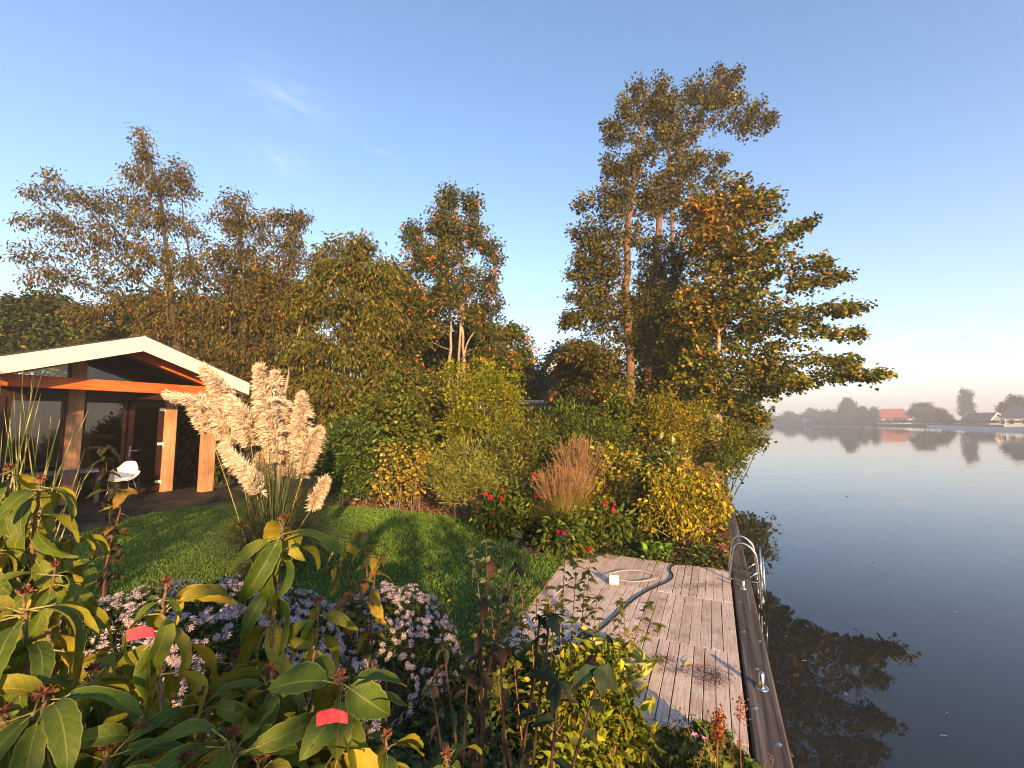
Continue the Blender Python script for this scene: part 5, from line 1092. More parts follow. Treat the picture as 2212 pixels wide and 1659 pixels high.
# ------------------------------------------------------------------ striped grass on the left
g = Geo(); g2 = Geo(); r = np.random.default_rng(61); zc_ = W(70, 1030, 1.9); zc_[2] = .35; t = thing('striped_grass', 'tall grass with cream-banded upright blades in front of the porch', 'grass clump', (zc_[0], zc_[1], Z_SOIL))
tips = [(101, 764), (30, 842), (46, 838), (70, 812), (78, 800), (195, 876), (183, 970), (130, 905), (3, 815), (8, 880), (160, 930), (60, 870), (20, 900), (120, 945), (145, 990), (90, 880), (205, 1000), (40, 930), (175, 1030), (110, 900), (65, 930), (150, 960), (5, 930), (27, 870), (50, 790), (88, 850), (125, 985), (190, 1010)]
n = len(tips); steps = 26
for x, y in tips:
    Zt = 1.75 + r.normal(0, .1); e = W(x, y, Zt); b = np.array((zc_[0] + r.normal(0, .09), zc_[1] + r.normal(0, .07), .1)); m = b * .45 + e * .55 + np.array((-(e[0] - b[0]) * .22, r.normal(0, .03), .06))
    P = curve_pts([b, m, e], steps); T = nrm(np.gradient(P, axis=0)); S = nrm(np.cross(T, (0, -1, .15))); wv = .0055 * (1 - .85 * np.linspace(0, 1, steps)[:, None] ** 2)
    band = ((np.arange(steps) + r.integers(5)) % 4 == 0)[:, None]; C = np.where(band, np.array((.50, .42, .16)), np.array((.075, .105, .028))) * math.exp(r.normal(0, .15))
    V = np.stack((P - S * wv, P + S * wv), 1).reshape(-1, 3); i = np.arange(steps - 1) * 2
    gg = Geo(); gg.add(V, np.stack((i, i + 1, i + 3, i + 2), -1), np.repeat(C, 2, 0)); part('blade', gg, M_BLADE, t)

# ------------------------------------------------------------------ pampas grass
pb = G(590, 1225, Z_LAWN); pam = thing('pampas_grass', 'big pampas grass with creamy feather plumes on the lawn by the house', 'pampas grass', pb)
r = np.random.default_rng(71); ZP = pb[1]
g = Geo(); n = 1500; a = r.uniform(0, 6.28, n); q = r.random(n); hd = np.column_stack((np.cos(a), np.sin(a) * .8, np.zeros(n)))
C = palette(r, n, [((.075, .10, .045), 4), ((.055, .08, .038), 3), ((.12, .13, .05), 2), ((.22, .18, .07), .6)], .2)
Lb = r.uniform(.9, 1.5, n); blades(g, pb + hd * (r.random((n, 1)) * .22), hd, Lb * (.75 + .5 * (1 - q)), Lb * (.12 + 1.05 * q ** 1.3), np.full(n, .012), Lb * q * .72, C, 9)
part('blade', g, M_BLADE, pam, kind='stuff')
PLUMEC = [((.80, .67, .52), 4), ((.86, .76, .62), 3), ((.70, .55, .42), 2), ((.78, .60, .52), 2)]
def plume(base, mid, tip, dz, wid, n=46, flop=-1):
    B, M_, T_ = [W(p[0], p[1], ZP + dz) for p in (base, mid, tip)]
    A = curve_pts([B, M_, T_], 60); Tn = nrm(np.gradient(A, axis=0)); L = np.linalg.norm(np.diff(A, axis=0), axis=1).sum()
    s = np.array((pb[0] + (B[0] - pb[0]) * .25, pb[1] + (B[1] - pb[1]) * .3 + r.normal(0, .05), Z_LAWN)); g = Geo()
    tube(g, np.vstack((curve_pts([s, (s + B) / 2 + np.array((0, 0, .05)), B], 12), A[6::8])), np.linspace(.006, .0015, 19), 5, (.40, .34, .12), cap=False); st = part('plume_stalk', g, M_BARK, pam, smooth=True)
    g = Geo(); Ps = []; Ds = []; nb = int(n * 11)
    bend = nrm(np.array((M_[0] - B[0] + T_[0] - M_[0], 0, 0)) + 1e-6) if abs(T_[0] - B[0]) > .02 else np.array((flop * 1., 0, 0))
    for k in range(nb):
        f = (k + r.random()) / nb; i = min(59, int(f * 59)); env = wid * 1.2 * (.10 + 1.18 * math.sin(math.pi * min(1, .05 + f * .78)) ** 1.05) * (1 - .88 * f ** 2.4) * r.uniform(.85, 1.15)
        ph = r.uniform(0, 6.28); out = np.array((math.cos(ph), math.sin(ph) * .9, 0)) + .75 * bend
        d0 = nrm(Tn[i] + nrm(out) * .42); d1 = nrm(nrm(out) * .62 + Tn[i] * .35 - np.array((0, 0, .42)) + bend * .35)
        t = np.linspace(0, 1, 6)[:, None]; Lb = env * r.uniform(1.45, 2.0)
        br = A[i] + d0 * (Lb * t) + (d1 - d0) * (Lb * .5 * t ** 2)
        m = 24; ti = r.random(m); ii = np.minimum(4, (ti * 5).astype(int)); fr = (ti * 5 - ii)[:, None]; p = br[ii] * (1 - fr) + br[ii + 1] * fr
        dd = nrm(br[ii + 1] - br[ii]); Ps.append(p); Ds.append(nrm(dd + r.normal(0, .26, (m, 3)) - (0, 0, .16)))
    Ps = np.concatenate(Ps); Ds = np.concatenate(Ds); m = len(Ps)
    scatter(g, 'fold', Ps, Ds, r.normal(0, 1, (m, 3)), r.uniform(.035, .11, m), r.uniform(.0006, .0013, m), palette(r, m, PLUMEC, .16)); part('plume', g, M_PLUME, pam, kind='stuff')
for a in (((452, 935), (430, 868), (366, 848), -.15, .085, 46, -1), ((505, 905), (484, 835), (446, 793), .15, .085, 46, -1), ((508, 965), (478, 905), (438, 858), -.05, .08, 46, -1), ((543, 965), (536, 905), (503, 860), -.2, .09, 50, -1), ((600, 1000), (590, 900), (563, 792), -.1, .10, 60, -1),
          ((622, 1030), (614, 930), (596, 805), .15, .085, 52, 1), ((653, 1032), (655, 940), (656, 852), .1, .065, 44, 1), ((654, 1020), (664, 968), (686, 930), -.1, .06, 34, 1), ((562, 1065), (540, 1015), (486, 962), -.3, .08, 44, -1), ((582, 1045), (574, 1012), (566, 985), .2, .05, 24, -1), ((674, 1098), (684, 1064), (699, 1036), -.1, .032, 20, 1), ((510, 930), (500, 890), (478, 850), .3, .06, 30, -1)): plume(*a)

# ------------------------------------------------------------------ asters
def aster_mesh():
    g = Geo(); r = np.random.default_rng(4); n = 15; a = np.arange(n) * 2 * math.pi / n + r.normal(0, .08, n)
    D = np.column_stack((np.cos(a), np.sin(a), r.normal(.08, .14, n)))
    scatter(g, 'fold', D * .18, D, np.tile((0, 0, 1.), (n, 1)), r.uniform(.72, .85, n), .19, palette(r, n, [((.58, .50, .57), 3), ((.66, .60, .63), 2), ((.48, .40, .52), 1)], .06))
    th = np.arange(7) * 2 * math.pi / 7; V = np.vstack(([[0, 0, .10]], np.column_stack((.22 * np.cos(th), .22 * np.sin(th), np.full(7, .03)))))
    g.add(V, np.array([[0, i + 1, (i + 1) % 7 + 1] for i in range(7)]), (.50, .30, .05)); return g
GA = aster_mesh(); ME_ASTER = GA.mesh('flower', [M_PETAL])
def aster(label, c, rx, ry, zt, zb, nfl, own, rad, seed, gap=.35, facing=(.0, -.3)):
    r = np.random.default_rng(seed); c = np.asarray(c, float); t = thing('aster_clump', label, 'asters', (c[0], c[1], Z_SOIL), 'lilac asters in the foreground')
    def surf(n, k=1.0):
        a = r.uniform(0, 6.28, n); q = np.sqrt(r.random(n)) ; x = c[0] + rx * q * np.cos(a); y = c[1] + ry * q * np.sin(a)
        z = zb + (zt - zb) * np.sqrt(np.clip(1 - (q * .97) ** 2.6, 0, 1)) * k + .03 * np.sin(x * 17) * np.sin(y * 15)
        N = nrm(np.column_stack((np.cos(a) * q * 1.1, np.sin(a) * q * 1.1, np.full(n, .75)))); return np.column_stack((x, y, z)), N
    n = int(9000 * rx * ry / .2); P, N = surf(n); P = P - N * (r.random((n, 1)) ** 1.5 * .32); P[:, 2] = np.maximum(P[:, 2], zb * .5)
    g = Geo(); scatter(g, 'long', P, nrm(N * .5 + r.normal(0, .7, (n, 3))), nrm(r.normal(0, .5, (n, 3)) + (0, 0, 1)), r.uniform(.025, .05, n), r.uniform(.007, .012, n), palette(r, n, [((.05, .075, .022), 3), ((.035, .052, .018), 3), ((.08, .10, .03), 1)])); part('foliage', g, M_LEAF, t, kind='stuff')
    g = Geo(); 
    for i in range(26):
        a = r.uniform(0, 6.28); q = r.random() ** .5; e = c + np.array((rx * q * math.cos(a), ry * q * math.sin(a), zb + (zt - zb) * .75)) * (1, 1, 1) ; e[2] = zb + (zt - zb) * .7
        tube(g, [np.array((c[0] + (e[0] - c[0]) * .4, c[1] + (e[1] - c[1]) * .4, Z_SOIL)), e], .0035, 4, (.07, .05, .03), cap=False)
    part('stem', g, M_BARK, t, kind='stuff')
    P, N = surf(nfl * 2); cl = np.sin(P[:, 0] * 21 + seed) * np.sin(P[:, 1] * 19 + 2 * np.sin(P[:, 0] * 9)) > -gap; P, N = P[cl][:nfl], N[cl][:nfl]; nfl = len(P)
    order = np.argsort(np.linalg.norm(P - (0, 0, CAM_Z), axis=1)); P, N = P[order], N[order]; P = P + N * r.uniform(0, .03, (nfl, 1))
    N = nrm(N + r.normal(0, .30, (nfl, 3)) + np.array((.05, -.25, .25))); X = nrm(np.cross(N, r.normal(0, 1, (nfl, 3)))); Y = np.cross(N, X); S = rad * r.uniform(.8, 1.15, nfl); o0 = LOC[t]
    for i in range(min(own, nfl)):
        o = put('flower', ME_ASTER, t); o.matrix_basis = Matrix.Translation(Vector(P[i] - o0)) @ Matrix((Vector(X[i]), Vector(Y[i]), Vector(N[i]))).transposed().to_4x4() @ Matrix.Diagonal((S[i],) * 3 + (1,))
    if own < nfl:
        V0 = np.concatenate(GA.v); C0 = np.concatenate(GA.c); g = Geo(); k = np.arange(own, nfl)
        V = P[k][:, None] + S[k][:, None, None] * (V0[None, :, :1] * X[k][:, None] + V0[None, :, 1:2] * Y[k][:, None] + V0[None, :, 2:] * N[k][:, None]); off = np.arange(len(k)) * len(V0)
        Fs = [(f[None] + off[:, None, None]).reshape(-1, f.shape[1]) for f, _ in GA.f]; g.add(V.reshape(-1, 3), Fs, np.tile(C0, (len(k), 1))); part('flower_mass', g, M_PETAL, t, kind='stuff')
aster('wide bed of lilac asters behind the large drooping leaves at lower left', (-1.40, 1.85, 0), .85, .60, 1.10, .45, 1150, 300, .019, 701)
aster('rounded mound of lilac asters against the lawn right of the pampas grass', (-.80, 2.72, 0), .50, .52, .76, .2, 760, 300, .018, 702)
aster('small spray of lilac asters beside the lit yellow leaves in the lower middle', (-.70, 1.72, 0), .22, .24, .88, .4, 110, 110, .018, 703)

# ------------------------------------------------------------------ saplings and wands
def kit(tm, pal, n, seed, mat=None):
    r = np.random.default_rng(seed); out = []
    for i in range(n):
        g = Geo(); c = palette(r, 1, pal, .25); T, Fs = TEMPL[tm]; V = T.copy(); V[:, 2] += -.35 * V[:, 0] ** 2 * r.uniform(.2, 1.6); V[:, 1] *= r.uniform(.4, .75)
        cc = np.tile(c, (len(V), 1)); e = palette(r, len(V), pal, .25); cc = cc * .6 + e * .4; g.add(V, Fs, cc); out.append(g.mesh('leaf', [mat or M_LEAF]))
    return out
def wand(name, label, cat, paths, meshes, L, seed, every=.04, start=.0, stop=1.0, bark=(.16, .075, .03), r0=.006, rise=.3, rosette=5, group=None, leaf_objs=True, base=None, side=None):
    """upright stems (top first) with leaves set along them"""
    r = np.random.default_rng(seed); P = [[W(*p) for p in path] for path in paths]; b = P[0][-1]; b = np.array((b[0], b[1], Z_SOIL)) if base is None else base
    t = thing(name, label, cat, b, group); o0 = LOC[t]; g = Geo()
    for path in P:
        e = path[-1]; full = path + ([np.array((b[0] * .5 + e[0] * .5, b[1] * .5 + e[1] * .5, Z_SOIL - .03))] if e[2] > .15 else [])
        C = np.vstack((curve_pts(path, 22), np.linspace(path[-1], full[-1], 9)[1:])) if len(full) > len(path) else curve_pts(path, 30); g = Geo(); tube(g, C, np.linspace(r0 * .4, r0, 30), 6, np.array(bark) * math.exp(r.normal(0, .15)), cap=False); part('stem', g, M_BARK, t, smooth=True)
        seg = np.concatenate(([0], np.cumsum(np.linalg.norm(np.diff(C, axis=0), axis=1)))); tot = seg[-1]; ph = r.uniform(0, 6.28); d = start
        spots = [0.0] * rosette
        while d < tot * stop: spots.append(d); d += every * r.uniform(.6, 1.4)
        for d in spots:
            i = min(28, np.searchsorted(seg, d)); p = C[i]; ph += 2.4 + r.normal(0, .3); rs = rise + r.normal(0, .25); D = np.array((math.cos(ph) * math.cos(rs), math.sin(ph) * math.cos(rs), math.sin(rs)))
            o = put('leaf', meshes[r.integers(len(meshes))], t); set_frame(o, p - o0, D, nrm(np.array((0, 0, 1.)) + r.normal(0, .35, 3)), L * r.uniform(.6, 1.2))
    return t
DK = kit('oval', [((.045, .05, .018), 3), ((.07, .045, .02), 2), ((.05, .07, .022), 2), ((.10, .04, .02), 1)], 10, 801)
wand('young_sapling', 'dark-leaved sapling standing in front of the white chair', 'sapling', [[(226, 968, 2.5), (232, 1030, 2.5), (236, 1100, 2.5), (240, 1190, 2.5)]], DK, .105, 811, .022, 0, .5, (.05, .04, .03), .006, -.1, 4)
MX = kit('oval', [((.10, .11, .02), 3), ((.20, .12, .025), 2), ((.06, .075, .02), 3), ((.22, .09, .03), 1)], 10, 802)
wand('young_sapling', 'reddish-stemmed sapling at the left edge of the lawn behind the asters', 'sapling', [[(268, 1062, 2.2), (258, 1110, 2.2), (240, 1170, 2.2), (228, 1230, 2.2)]], MX, .075, 812, .03, 0, .5, (.16, .05, .03), .007, .1, 5)
wand('young_sapling', 'small golden-leaved sapling in front of the pampas blades', 'sapling', [[(518, 1132, 2.7), (520, 1180, 2.7), (522, 1250, 2.7)]], MX, .055, 813, .014, 0, .6, (.14, .07, .03), .004, .3, 5)
YL = kit('long', [((.10, .11, .02), 3), ((.30, .20, .02), 2), ((.16, .07, .03), 2), ((.06, .08, .02), 3)], 12, 803)
wand('rose_sapling', 'bare-legged rose shrub with yellowing leaves in front of the aster mound', 'shrub', [[(788, 1152, 1.95), (792, 1230, 1.95), (800, 1330, 1.95), (806, 1460, 1.95)], [(742, 1182, 2.0), (752, 1250, 2.0), (772, 1340, 2.0), (782, 1450, 1.98)], [(725, 1225, 2.0), (738, 1300, 2.0), (752, 1400, 2.0)], [(815, 1200, 1.9), (806, 1280, 1.9), (796, 1400, 1.95)]], YL, .075, 814, .028, .0, .42, (.13, .075, .04), .006, -.1, 4)
DD = kit('long', [((.035, .028, .022), 3), ((.055, .035, .025), 3), ((.028, .045, .025), 3), ((.10, .045, .022), 1.2)], 14, 804)
wand('dark_dahlia', 'frost-blackened dahlia with dark stems and shrivelled leaves in the lower middle', 'dahlia', [
    [(1062, 1216, 1.55), (1050, 1270, 1.55), (1040, 1350, 1.52), (1032, 1500, 1.5), (1030, 1659, 1.45)], [(1120, 1222, 1.6), (1098, 1290, 1.6), (1076, 1360, 1.56), (1050, 1480, 1.5), (1040, 1659, 1.45)], [(1038, 1300, 1.5), (1040, 1400, 1.48), (1040, 1560, 1.45)],
    [(1165, 1330, 1.42), (1158, 1420, 1.42), (1142, 1540, 1.4), (1125, 1659, 1.38)], [(960, 1400, 1.55), (968, 1480, 1.52), (985, 1600, 1.5)], [(1080, 1400, 1.45), (1085, 1500, 1.42), (1090, 1640, 1.4)], [(930, 1480, 1.5), (945, 1560, 1.5), (960, 1659, 1.5)], [(1010, 1450, 1.5), (1005, 1560, 1.48), (1000, 1659, 1.45)]], DD, .062, 815, .05, .0, .75, (.06, .03, .02), .0065, -.35, 3)
DG = kit('oval', [((.028, .05, .024), 4), ((.04, .06, .025), 2), ((.09, .04, .02), 1)], 10, 805)
wand('dark_dahlia', 'dark dahlia with broad blue-green leaves right of the blackened one', 'dahlia', [[(1188, 1330, 1.4), (1180, 1400, 1.4), (1165, 1520, 1.38), (1150, 1659, 1.35)], [(1290, 1440, 1.35), (1285, 1490, 1.35), (1262, 1570, 1.33), (1235, 1659, 1.3)], [(1205, 1470, 1.35), (1200, 1560, 1.34), (1190, 1659, 1.3)]], DG, .082, 816, .07, .0, .6, (.05, .026, .018), .006, -.15, 5)
SM = kit('long', [((.16, .16, .025), 3), ((.10, .12, .02), 3), ((.24, .19, .03), 2), ((.07, .09, .02), 2)], 10, 806)
wand('slender_shrub', 'slender orange-stemmed shrub with small lit leaves over the deck corner', 'shrub', [
    [(1222, 1160, 2.9), (1218, 1250, 2.8), (1215, 1380, 2.7), (1215, 1560, 2.5)], [(1245, 1215, 2.8), (1240, 1300, 2.7), (1232, 1420, 2.6), (1225, 1580, 2.45)], [(1265, 1240, 2.8), (1258, 1330, 2.7), (1250, 1450, 2.6), (1240, 1600, 2.45)], [(1275, 1205, 2.9), (1268, 1290, 2.8), (1262, 1400, 2.65), (1252, 1560, 2.5)],
    [(1180, 1250, 2.8), (1190, 1330, 2.7), (1200, 1450, 2.6)], [(1290, 1290, 2.7), (1280, 1380, 2.6), (1262, 1480, 2.5)], [(1205, 1310, 2.7), (1210, 1400, 2.6), (1215, 1520, 2.5)]], SM, .055, 817, .022, .0, .62, (.30, .13, .05), .005, .35, 7)
wand('slender_shrub', 'leaning spray of small-leaved twigs reaching right across the deck', 'shrub', [[(1398, 1308, 2.5), (1385, 1345, 2.45), (1350, 1400, 2.4), (1310, 1470, 2.35), (1290, 1560, 2.3)], [(1345, 1300, 2.5), (1350, 1350, 2.45), (1345, 1410, 2.4), (1318, 1480, 2.35)], [(1425, 1352, 2.4), (1395, 1375, 2.4), (1355, 1410, 2.38), (1320, 1465, 2.35)], [(1335, 1340, 2.4), (1340, 1400, 2.4), (1320, 1470, 2.35)], [(1420, 1425, 2.3), (1380, 1440, 2.3), (1330, 1470, 2.3)]], SM, .045, 818, .026, .0, .6, (.28, .13, .06), .004, .3, 6)
wand('slender_shrub', 'thicket of thin lit twigs with yellow-green leaves beside the broad-leaved dahlia', 'shrub', [[(1150, 1390, 2.3), (1155, 1470, 2.25), (1165, 1600, 2.2)], [(1190, 1380, 2.35), (1192, 1480, 2.3), (1195, 1600, 2.25)], [(1240, 1400, 2.2), (1235, 1490, 2.15), (1225, 1620, 2.1)], [(1110, 1430, 2.2), (1118, 1510, 2.15), (1130, 1620, 2.1)], [(1300, 1420, 2.15), (1295, 1500, 2.1), (1280, 1620, 2.05)], [(1350, 1470, 2.1), (1340, 1540, 2.05), (1325, 1640, 2.0)], [(1075, 1460, 2.2), (1085, 1540, 2.15), (1100, 1640, 2.1)]], SM, .048, 820, .02, .0, .7, (.28, .13, .05), .0045, .3, 7)
LF = kit('long', [((.12, .14, .03), 3), ((.08, .10, .025), 3), ((.20, .17, .035), 2), ((.22, .10, .03), 1)], 10, 808)
wand('slender_shrub', 'bushy twigs with small green leaves hiding the left edge of the deck', 'shrub', [[(1130, 1230, 3.1), (1128, 1320, 3.0), (1125, 1440, 2.85)], [(1160, 1260, 3.0), (1158, 1350, 2.9), (1150, 1460, 2.8)], [(1095, 1270, 3.0), (1098, 1360, 2.9), (1105, 1470, 2.8)], [(1060, 1310, 2.95), (1068, 1390, 2.85), (1080, 1490, 2.75)], [(1185, 1310, 2.9), (1180, 1400, 2.8), (1170, 1500, 2.7)], [(1130, 1350, 2.8), (1130, 1430, 2.7), (1130, 1520, 2.6)], [(1030, 1360, 2.8), (1040, 1440, 2.7), (1055, 1530, 2.6)], [(1080, 1400, 2.7), (1085, 1470, 2.6), (1095, 1550, 2.5)], [(1170, 1400, 2.65), (1168, 1470, 2.6), (1160, 1550, 2.5)]], LF, .052, 821, .017, .0, .85, (.22, .11, .05), .004, .3, 6)
GF = kit('long', [((.14, .15, .08), 3), ((.10, .12, .06), 3), ((.2, .18, .06), 1)], 8, 807)
wand('grey_leaved_plant', 'thin grey-green plant with curling leaves against the right edge of the lawn', 'plant', [[(1020, 1190, 3.3), (1030, 1250, 3.2), (1045, 1350, 3.1)], [(1050, 1170, 3.4), (1052, 1250, 3.3), (1058, 1360, 3.1)], [(1090, 1180, 3.4), (1085, 1260, 3.3), (1078, 1370, 3.1)], [(1115, 1150, 3.5), (1112, 1250, 3.4), (1100, 1370, 3.2)], [(1140, 1190, 3.5), (1135, 1270, 3.4), (1120, 1370, 3.2)]], GF, .06, 819, .028, 0, .75, (.14, .11, .06), .0035, .35, 6)
# ------------------------------------------------------------------ low leafy bush and cranesbill at the bottom
shrub('yellow_green_bush', 'yellow-green small-leaved bush against the near edge of the deck', 'shrub', 2.15, 1270, 1659, [(1260, 1500, 60, 50, 90), (1220, 1560, 60, 50, 80), (1310, 1540, 50, 50, 70), (1280, 1600, 80, 50, 90), (1200, 1640, 70, 40, 60), (1340, 1600, 50, 40, 50), (1290, 1450, 40, 30, 30)], lf(9, .08, 'long', .042, .018, [((.15, .16, .02), 4), ((.10, .12, .02), 3), ((.22, .18, .025), 2), ((.06, .08, .02), 2)], .15), 831, (.22, .12, .05), 8, rt=.0025, stemr=.005)
GER = [((.075, .115, .02), 4), ((.12, .155, .024), 3), ((.045, .07, .018), 2), ((.22, .20, .03), 1.8)]
def mound(name, label, cat, c, rx, ry, zt, n, L, pal, seed, tm='maple', flowers=0, fcol=None, mat=None):
    r = np.random.default_rng(seed); t = thing(name, label, cat, (c[0], c[1], Z_SOIL))
    a = r.uniform(0, 6.28, n); q = np.sqrt(r.random(n)); x = c[0] + rx * q * np.cos(a); y = c[1] + ry * q * np.sin(a)
    z = zt * np.sqrt(np.clip(1 - q ** 2.4, 0.02, 1)) * (.72 + .28 * np.sin(x * 13 + seed) * np.sin(y * 11)) - r.random(n) ** 1.6 * .16; z = np.maximum(z, Z_SOIL + .02)
    P = np.column_stack((x, y, z)); N = nrm(np.column_stack((np.cos(a) * q, np.sin(a) * q, np.full(n, 1.0))) + r.normal(0, .75, (n, 3)) + np.array((.1, -.45, 0))); b = r.uniform(0, 6.28, n)
    g = Geo(); scatter(g, tm, P, nrm(np.column_stack((np.cos(b), np.sin(b), r.normal(-.1, .3, n)))), N, L * np.exp(r.normal(0, .25, n)), L * 1.05 * np.exp(r.normal(0, .2, n)), palette(r, n, pal, .22)); part('foliage', g, mat or M_LEAF, t, kind='stuff')
    g = Geo(); m = int(n * .05); i = r.integers(0, n, m); tips = P[i] + np.column_stack((r.normal(0, .05, m), r.normal(0, .05, m), r.uniform(.03, .13, m)))
    for p, e in zip(P[i] - (0, 0, .06), tips): tube(g, [p, (p + e) / 2 + (0, 0, .02), e], .0014, 3, (.20, .16, .05), cap=False)
    nn = m * 5; scatter(g, 'fold', np.repeat(tips, 5, 0), nrm(r.normal(0, 1, (nn, 3)) + (0, 0, .8)), r.normal(0, 1, (nn, 3)), .018, .006, palette(r, nn, [((.24, .15, .06), 3), ((.20, .20, .05), 2), ((.3, .1, .06), 1)])); part('seed_stalk', g, M_LEAF, t, kind='stuff')
    for k in range(flowers):
        j = i[k % m]; p = P[j] + np.array((r.normal(0, .05), r.normal(0, .05), .07)); g = Geo(); aa = np.arange(5) * 1.2566 + r.random(); el = r.uniform(.3, .9)
        scatter(g, 'oval', np.tile(p, (5, 1)), np.column_stack((np.cos(aa), np.sin(aa), np.full(5, el))), np.tile((0, 0, 1.), (5, 1)), .022, .017, palette(r, 5, fcol, .1)); tube(g, [p - (0, 0, .07), p], .0013, 3, (.12, .12, .04), cap=False); part('flower', g, M_PETAL, t)
    return t
PINK = [((.62, .25, .36), 3), ((.70, .36, .46), 2), ((.55, .18, .30), 1)]
mound('cranesbill', 'leafy cranesbill with pale pink flowers in the bottom right corner by the kerb', 'plant', (.80, 1.70, 0), .44, .62, .44, 4600, .040, GER + [((.20, .17, .03), 1)], 841, flowers=12, fcol=PINK)
mound('cranesbill', 'low cranesbill spilling over the near end of the deck', 'plant', (.84, 2.28, 0), .46, .34, .30, 3600, .036, GER + [((.22, .18, .035), 2)], 842, flowers=4, fcol=PINK)
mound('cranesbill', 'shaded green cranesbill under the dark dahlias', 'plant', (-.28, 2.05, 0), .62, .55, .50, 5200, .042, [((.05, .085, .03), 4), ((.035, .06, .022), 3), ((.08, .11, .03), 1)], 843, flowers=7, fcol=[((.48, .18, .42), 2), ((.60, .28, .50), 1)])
mound('cranesbill', 'green cranesbill beneath the yellow-green bush at the bottom', 'plant', (.38, 1.75, 0), .45, .55, .38, 3600, .040, GER, 844, flowers=5, fcol=PINK)
mound('cranesbill', 'green cranesbill filling the corner between the asters and the deck', 'plant', (.0, 2.72, 0), .50, .42, .50, 4200, .040, GER, 845, flowers=3, fcol=PINK)
# dock stalk with rusty seeds, and a paler one behind
def dock(px, label, seed, n, pal):
    r = np.random.default_rng(seed); P = [W(*p) for p in px]; b = np.array((P[-1][0], P[-1][1], Z_SOIL)); t = thing('dock_stalk', label, 'plant', b); C = curve_pts(P + [b], 20)
    g = Geo(); tube(g, C, np.linspace(.002, .004, 20), 5, (.20, .08, .03), cap=False); part('stem', g, M_BARK, t, smooth=True)
    k = r.integers(0, 9, n); p = C[k] + r.normal(0, .012, (n, 3)); g = Geo(); scatter(g, 'oval', p, nrm(r.normal(0, 1, (n, 3)) + (0, 0, .4)), r.normal(0, 1, (n, 3)), .011, .009, palette(r, n, pal)); part('seed_head', g, M_LEAF, t, kind='stuff')
dock([(1553, 1542, 1.9), (1551, 1590, 1.88), (1549, 1640, 1.86)], 'rusty dock seed stalk standing in the cranesbill by the kerb', 851, 420, [((.30, .10, .03), 3), ((.22, .07, .025), 3), ((.36, .16, .05), 1)])
dock([(1600, 1512, 2.1), (1599, 1550, 2.08), (1598, 1590, 2.05)], 'thin pinkish seed stalk right of the rusty dock stalk', 852, 110, [((.28, .10, .07), 3), ((.34, .16, .1), 1)])
# ------------------------------------------------------------------ far bank
shore_px = [(2700, 950), (2450, 938), (2212, 931.2), (2005, 922.6), (1880, 919.5), (1760, 917.3), (1650, 915.6), (1570, 914.6)]
shore = [G(x, y, WATER_Z) for x, y in shore_px]
g = Geo(); n = len(shore); V = []
for p in shore:
    d = nrm(np.array((p[0], p[1], 0)))
    for k, z in ((-.3, WATER_Z - .4), (0.0, WATER_Z + .12), (1.2, .25), (12, .55), (420, .6)): V.append(np.array((min(760, p[0] + (k if k < 400 else 500)), p[1] + (.35 * k if k < 400 else 20), z)))
i = np.arange(n - 1)[:, None] * 5; k = np.arange(4)[None, :]
g.add(np.array(V), np.stack((i + k, i + k + 1, i + 6 + k, i + 5 + k), -1).reshape(-1, 4))
part('far_bank', g, plain_mat('bank_grass', (.05, .055, .02), .95, 0, .1, .4, .4), kind='structure')
m_conc = plain_mat('pale_concrete', (.55, .54, .52), .8, 0, .3, .12, .8)
q = [G(x, y, WATER_Z) for x, y in ((2450, 938), (2212, 931.2), (2100, 926.6), (2005, 922.6))]
g = Geo()
for a, b in zip(q[:-1], q[1:]):
    s = nrm(np.cross(b - a, (0, 0, 1))); beam(g, a + np.array((0, 0, .28)), b + np.array((0, 0, .28)), .35, .75, None, c=.02)
t = thing('embankment_wall', 'pale concrete embankment along the far bank at right', 'embankment', q[1]); part('wall', g, m_conc, t)
def Zof(x):                                                          # depth of the far shore under picture column x
    return float(np.interp(x, [s[0] for s in shore_px][::-1], [s[1] for s in shore][::-1]))
FARG = [((.045, .055, .022), 4), ((.06, .065, .025), 3), ((.032, .042, .02), 2)]
FARB = [((.10, .08, .035), 3), ((.08, .07, .03), 3), ((.13, .09, .04), 1)]
def far_tree(label, x, blobs, seed, pal=FARG, dz=8, nl=26, trunk=None, name='far_tree'):
    Z = Zof(x) + dz; k = Z / FPX; top = min(b[1] - b[3] for b in blobs)
    tree(name, label, 'tree', Z, [([(x, 916), (x, (916 + top) / 2), (x, top + 6)], .22, .05)], blobs, dict(nleaf=nl, spread=2.6 * k * 1.6, tmpl='fold', L=2.2 * k, Wd=1.5 * k, pal=pal, droop=.3, tilt=.9, clump=.25), seed, BARK_DARK, group='trees on the far bank', rt=.02)
far_tree('big round dark tree on the far bank left of the red roof', 1830, [(1832, 878, 15, 13, 60), (1826, 894, 20, 12, 70), (1838, 890, 16, 14, 50), (1830, 868, 9, 7, 20), (1845, 900, 12, 9, 30), (1815, 903, 12, 8, 26)], 901)
far_tree('spreading pale tree on the far bank right of the red roof', 1998, [(1995, 878, 24, 7, 44), (1985, 888, 22, 8, 36), (2015, 888, 20, 9, 40), (1995, 900, 30, 10, 50), (2030, 900, 12, 10, 30), (1970, 893, 8, 5, 10)], 902, FARG + FARB)
far_tree('small dark tree on the far bank between the spreading tree and the poplar', 2036, [(2034, 893, 9, 8, 24), (2038, 903, 12, 8, 26), (2050, 908, 12, 6, 20)], 903)
far_tree('tall ragged poplar on the far bank at right', 2088, [(2087, 850, 8, 9, 26), (2083, 862, 10, 9, 26), (2090, 874, 12, 10, 34), (2088, 888, 13, 9, 34), (2092, 895, 10, 7, 20)], 904, dz=45)
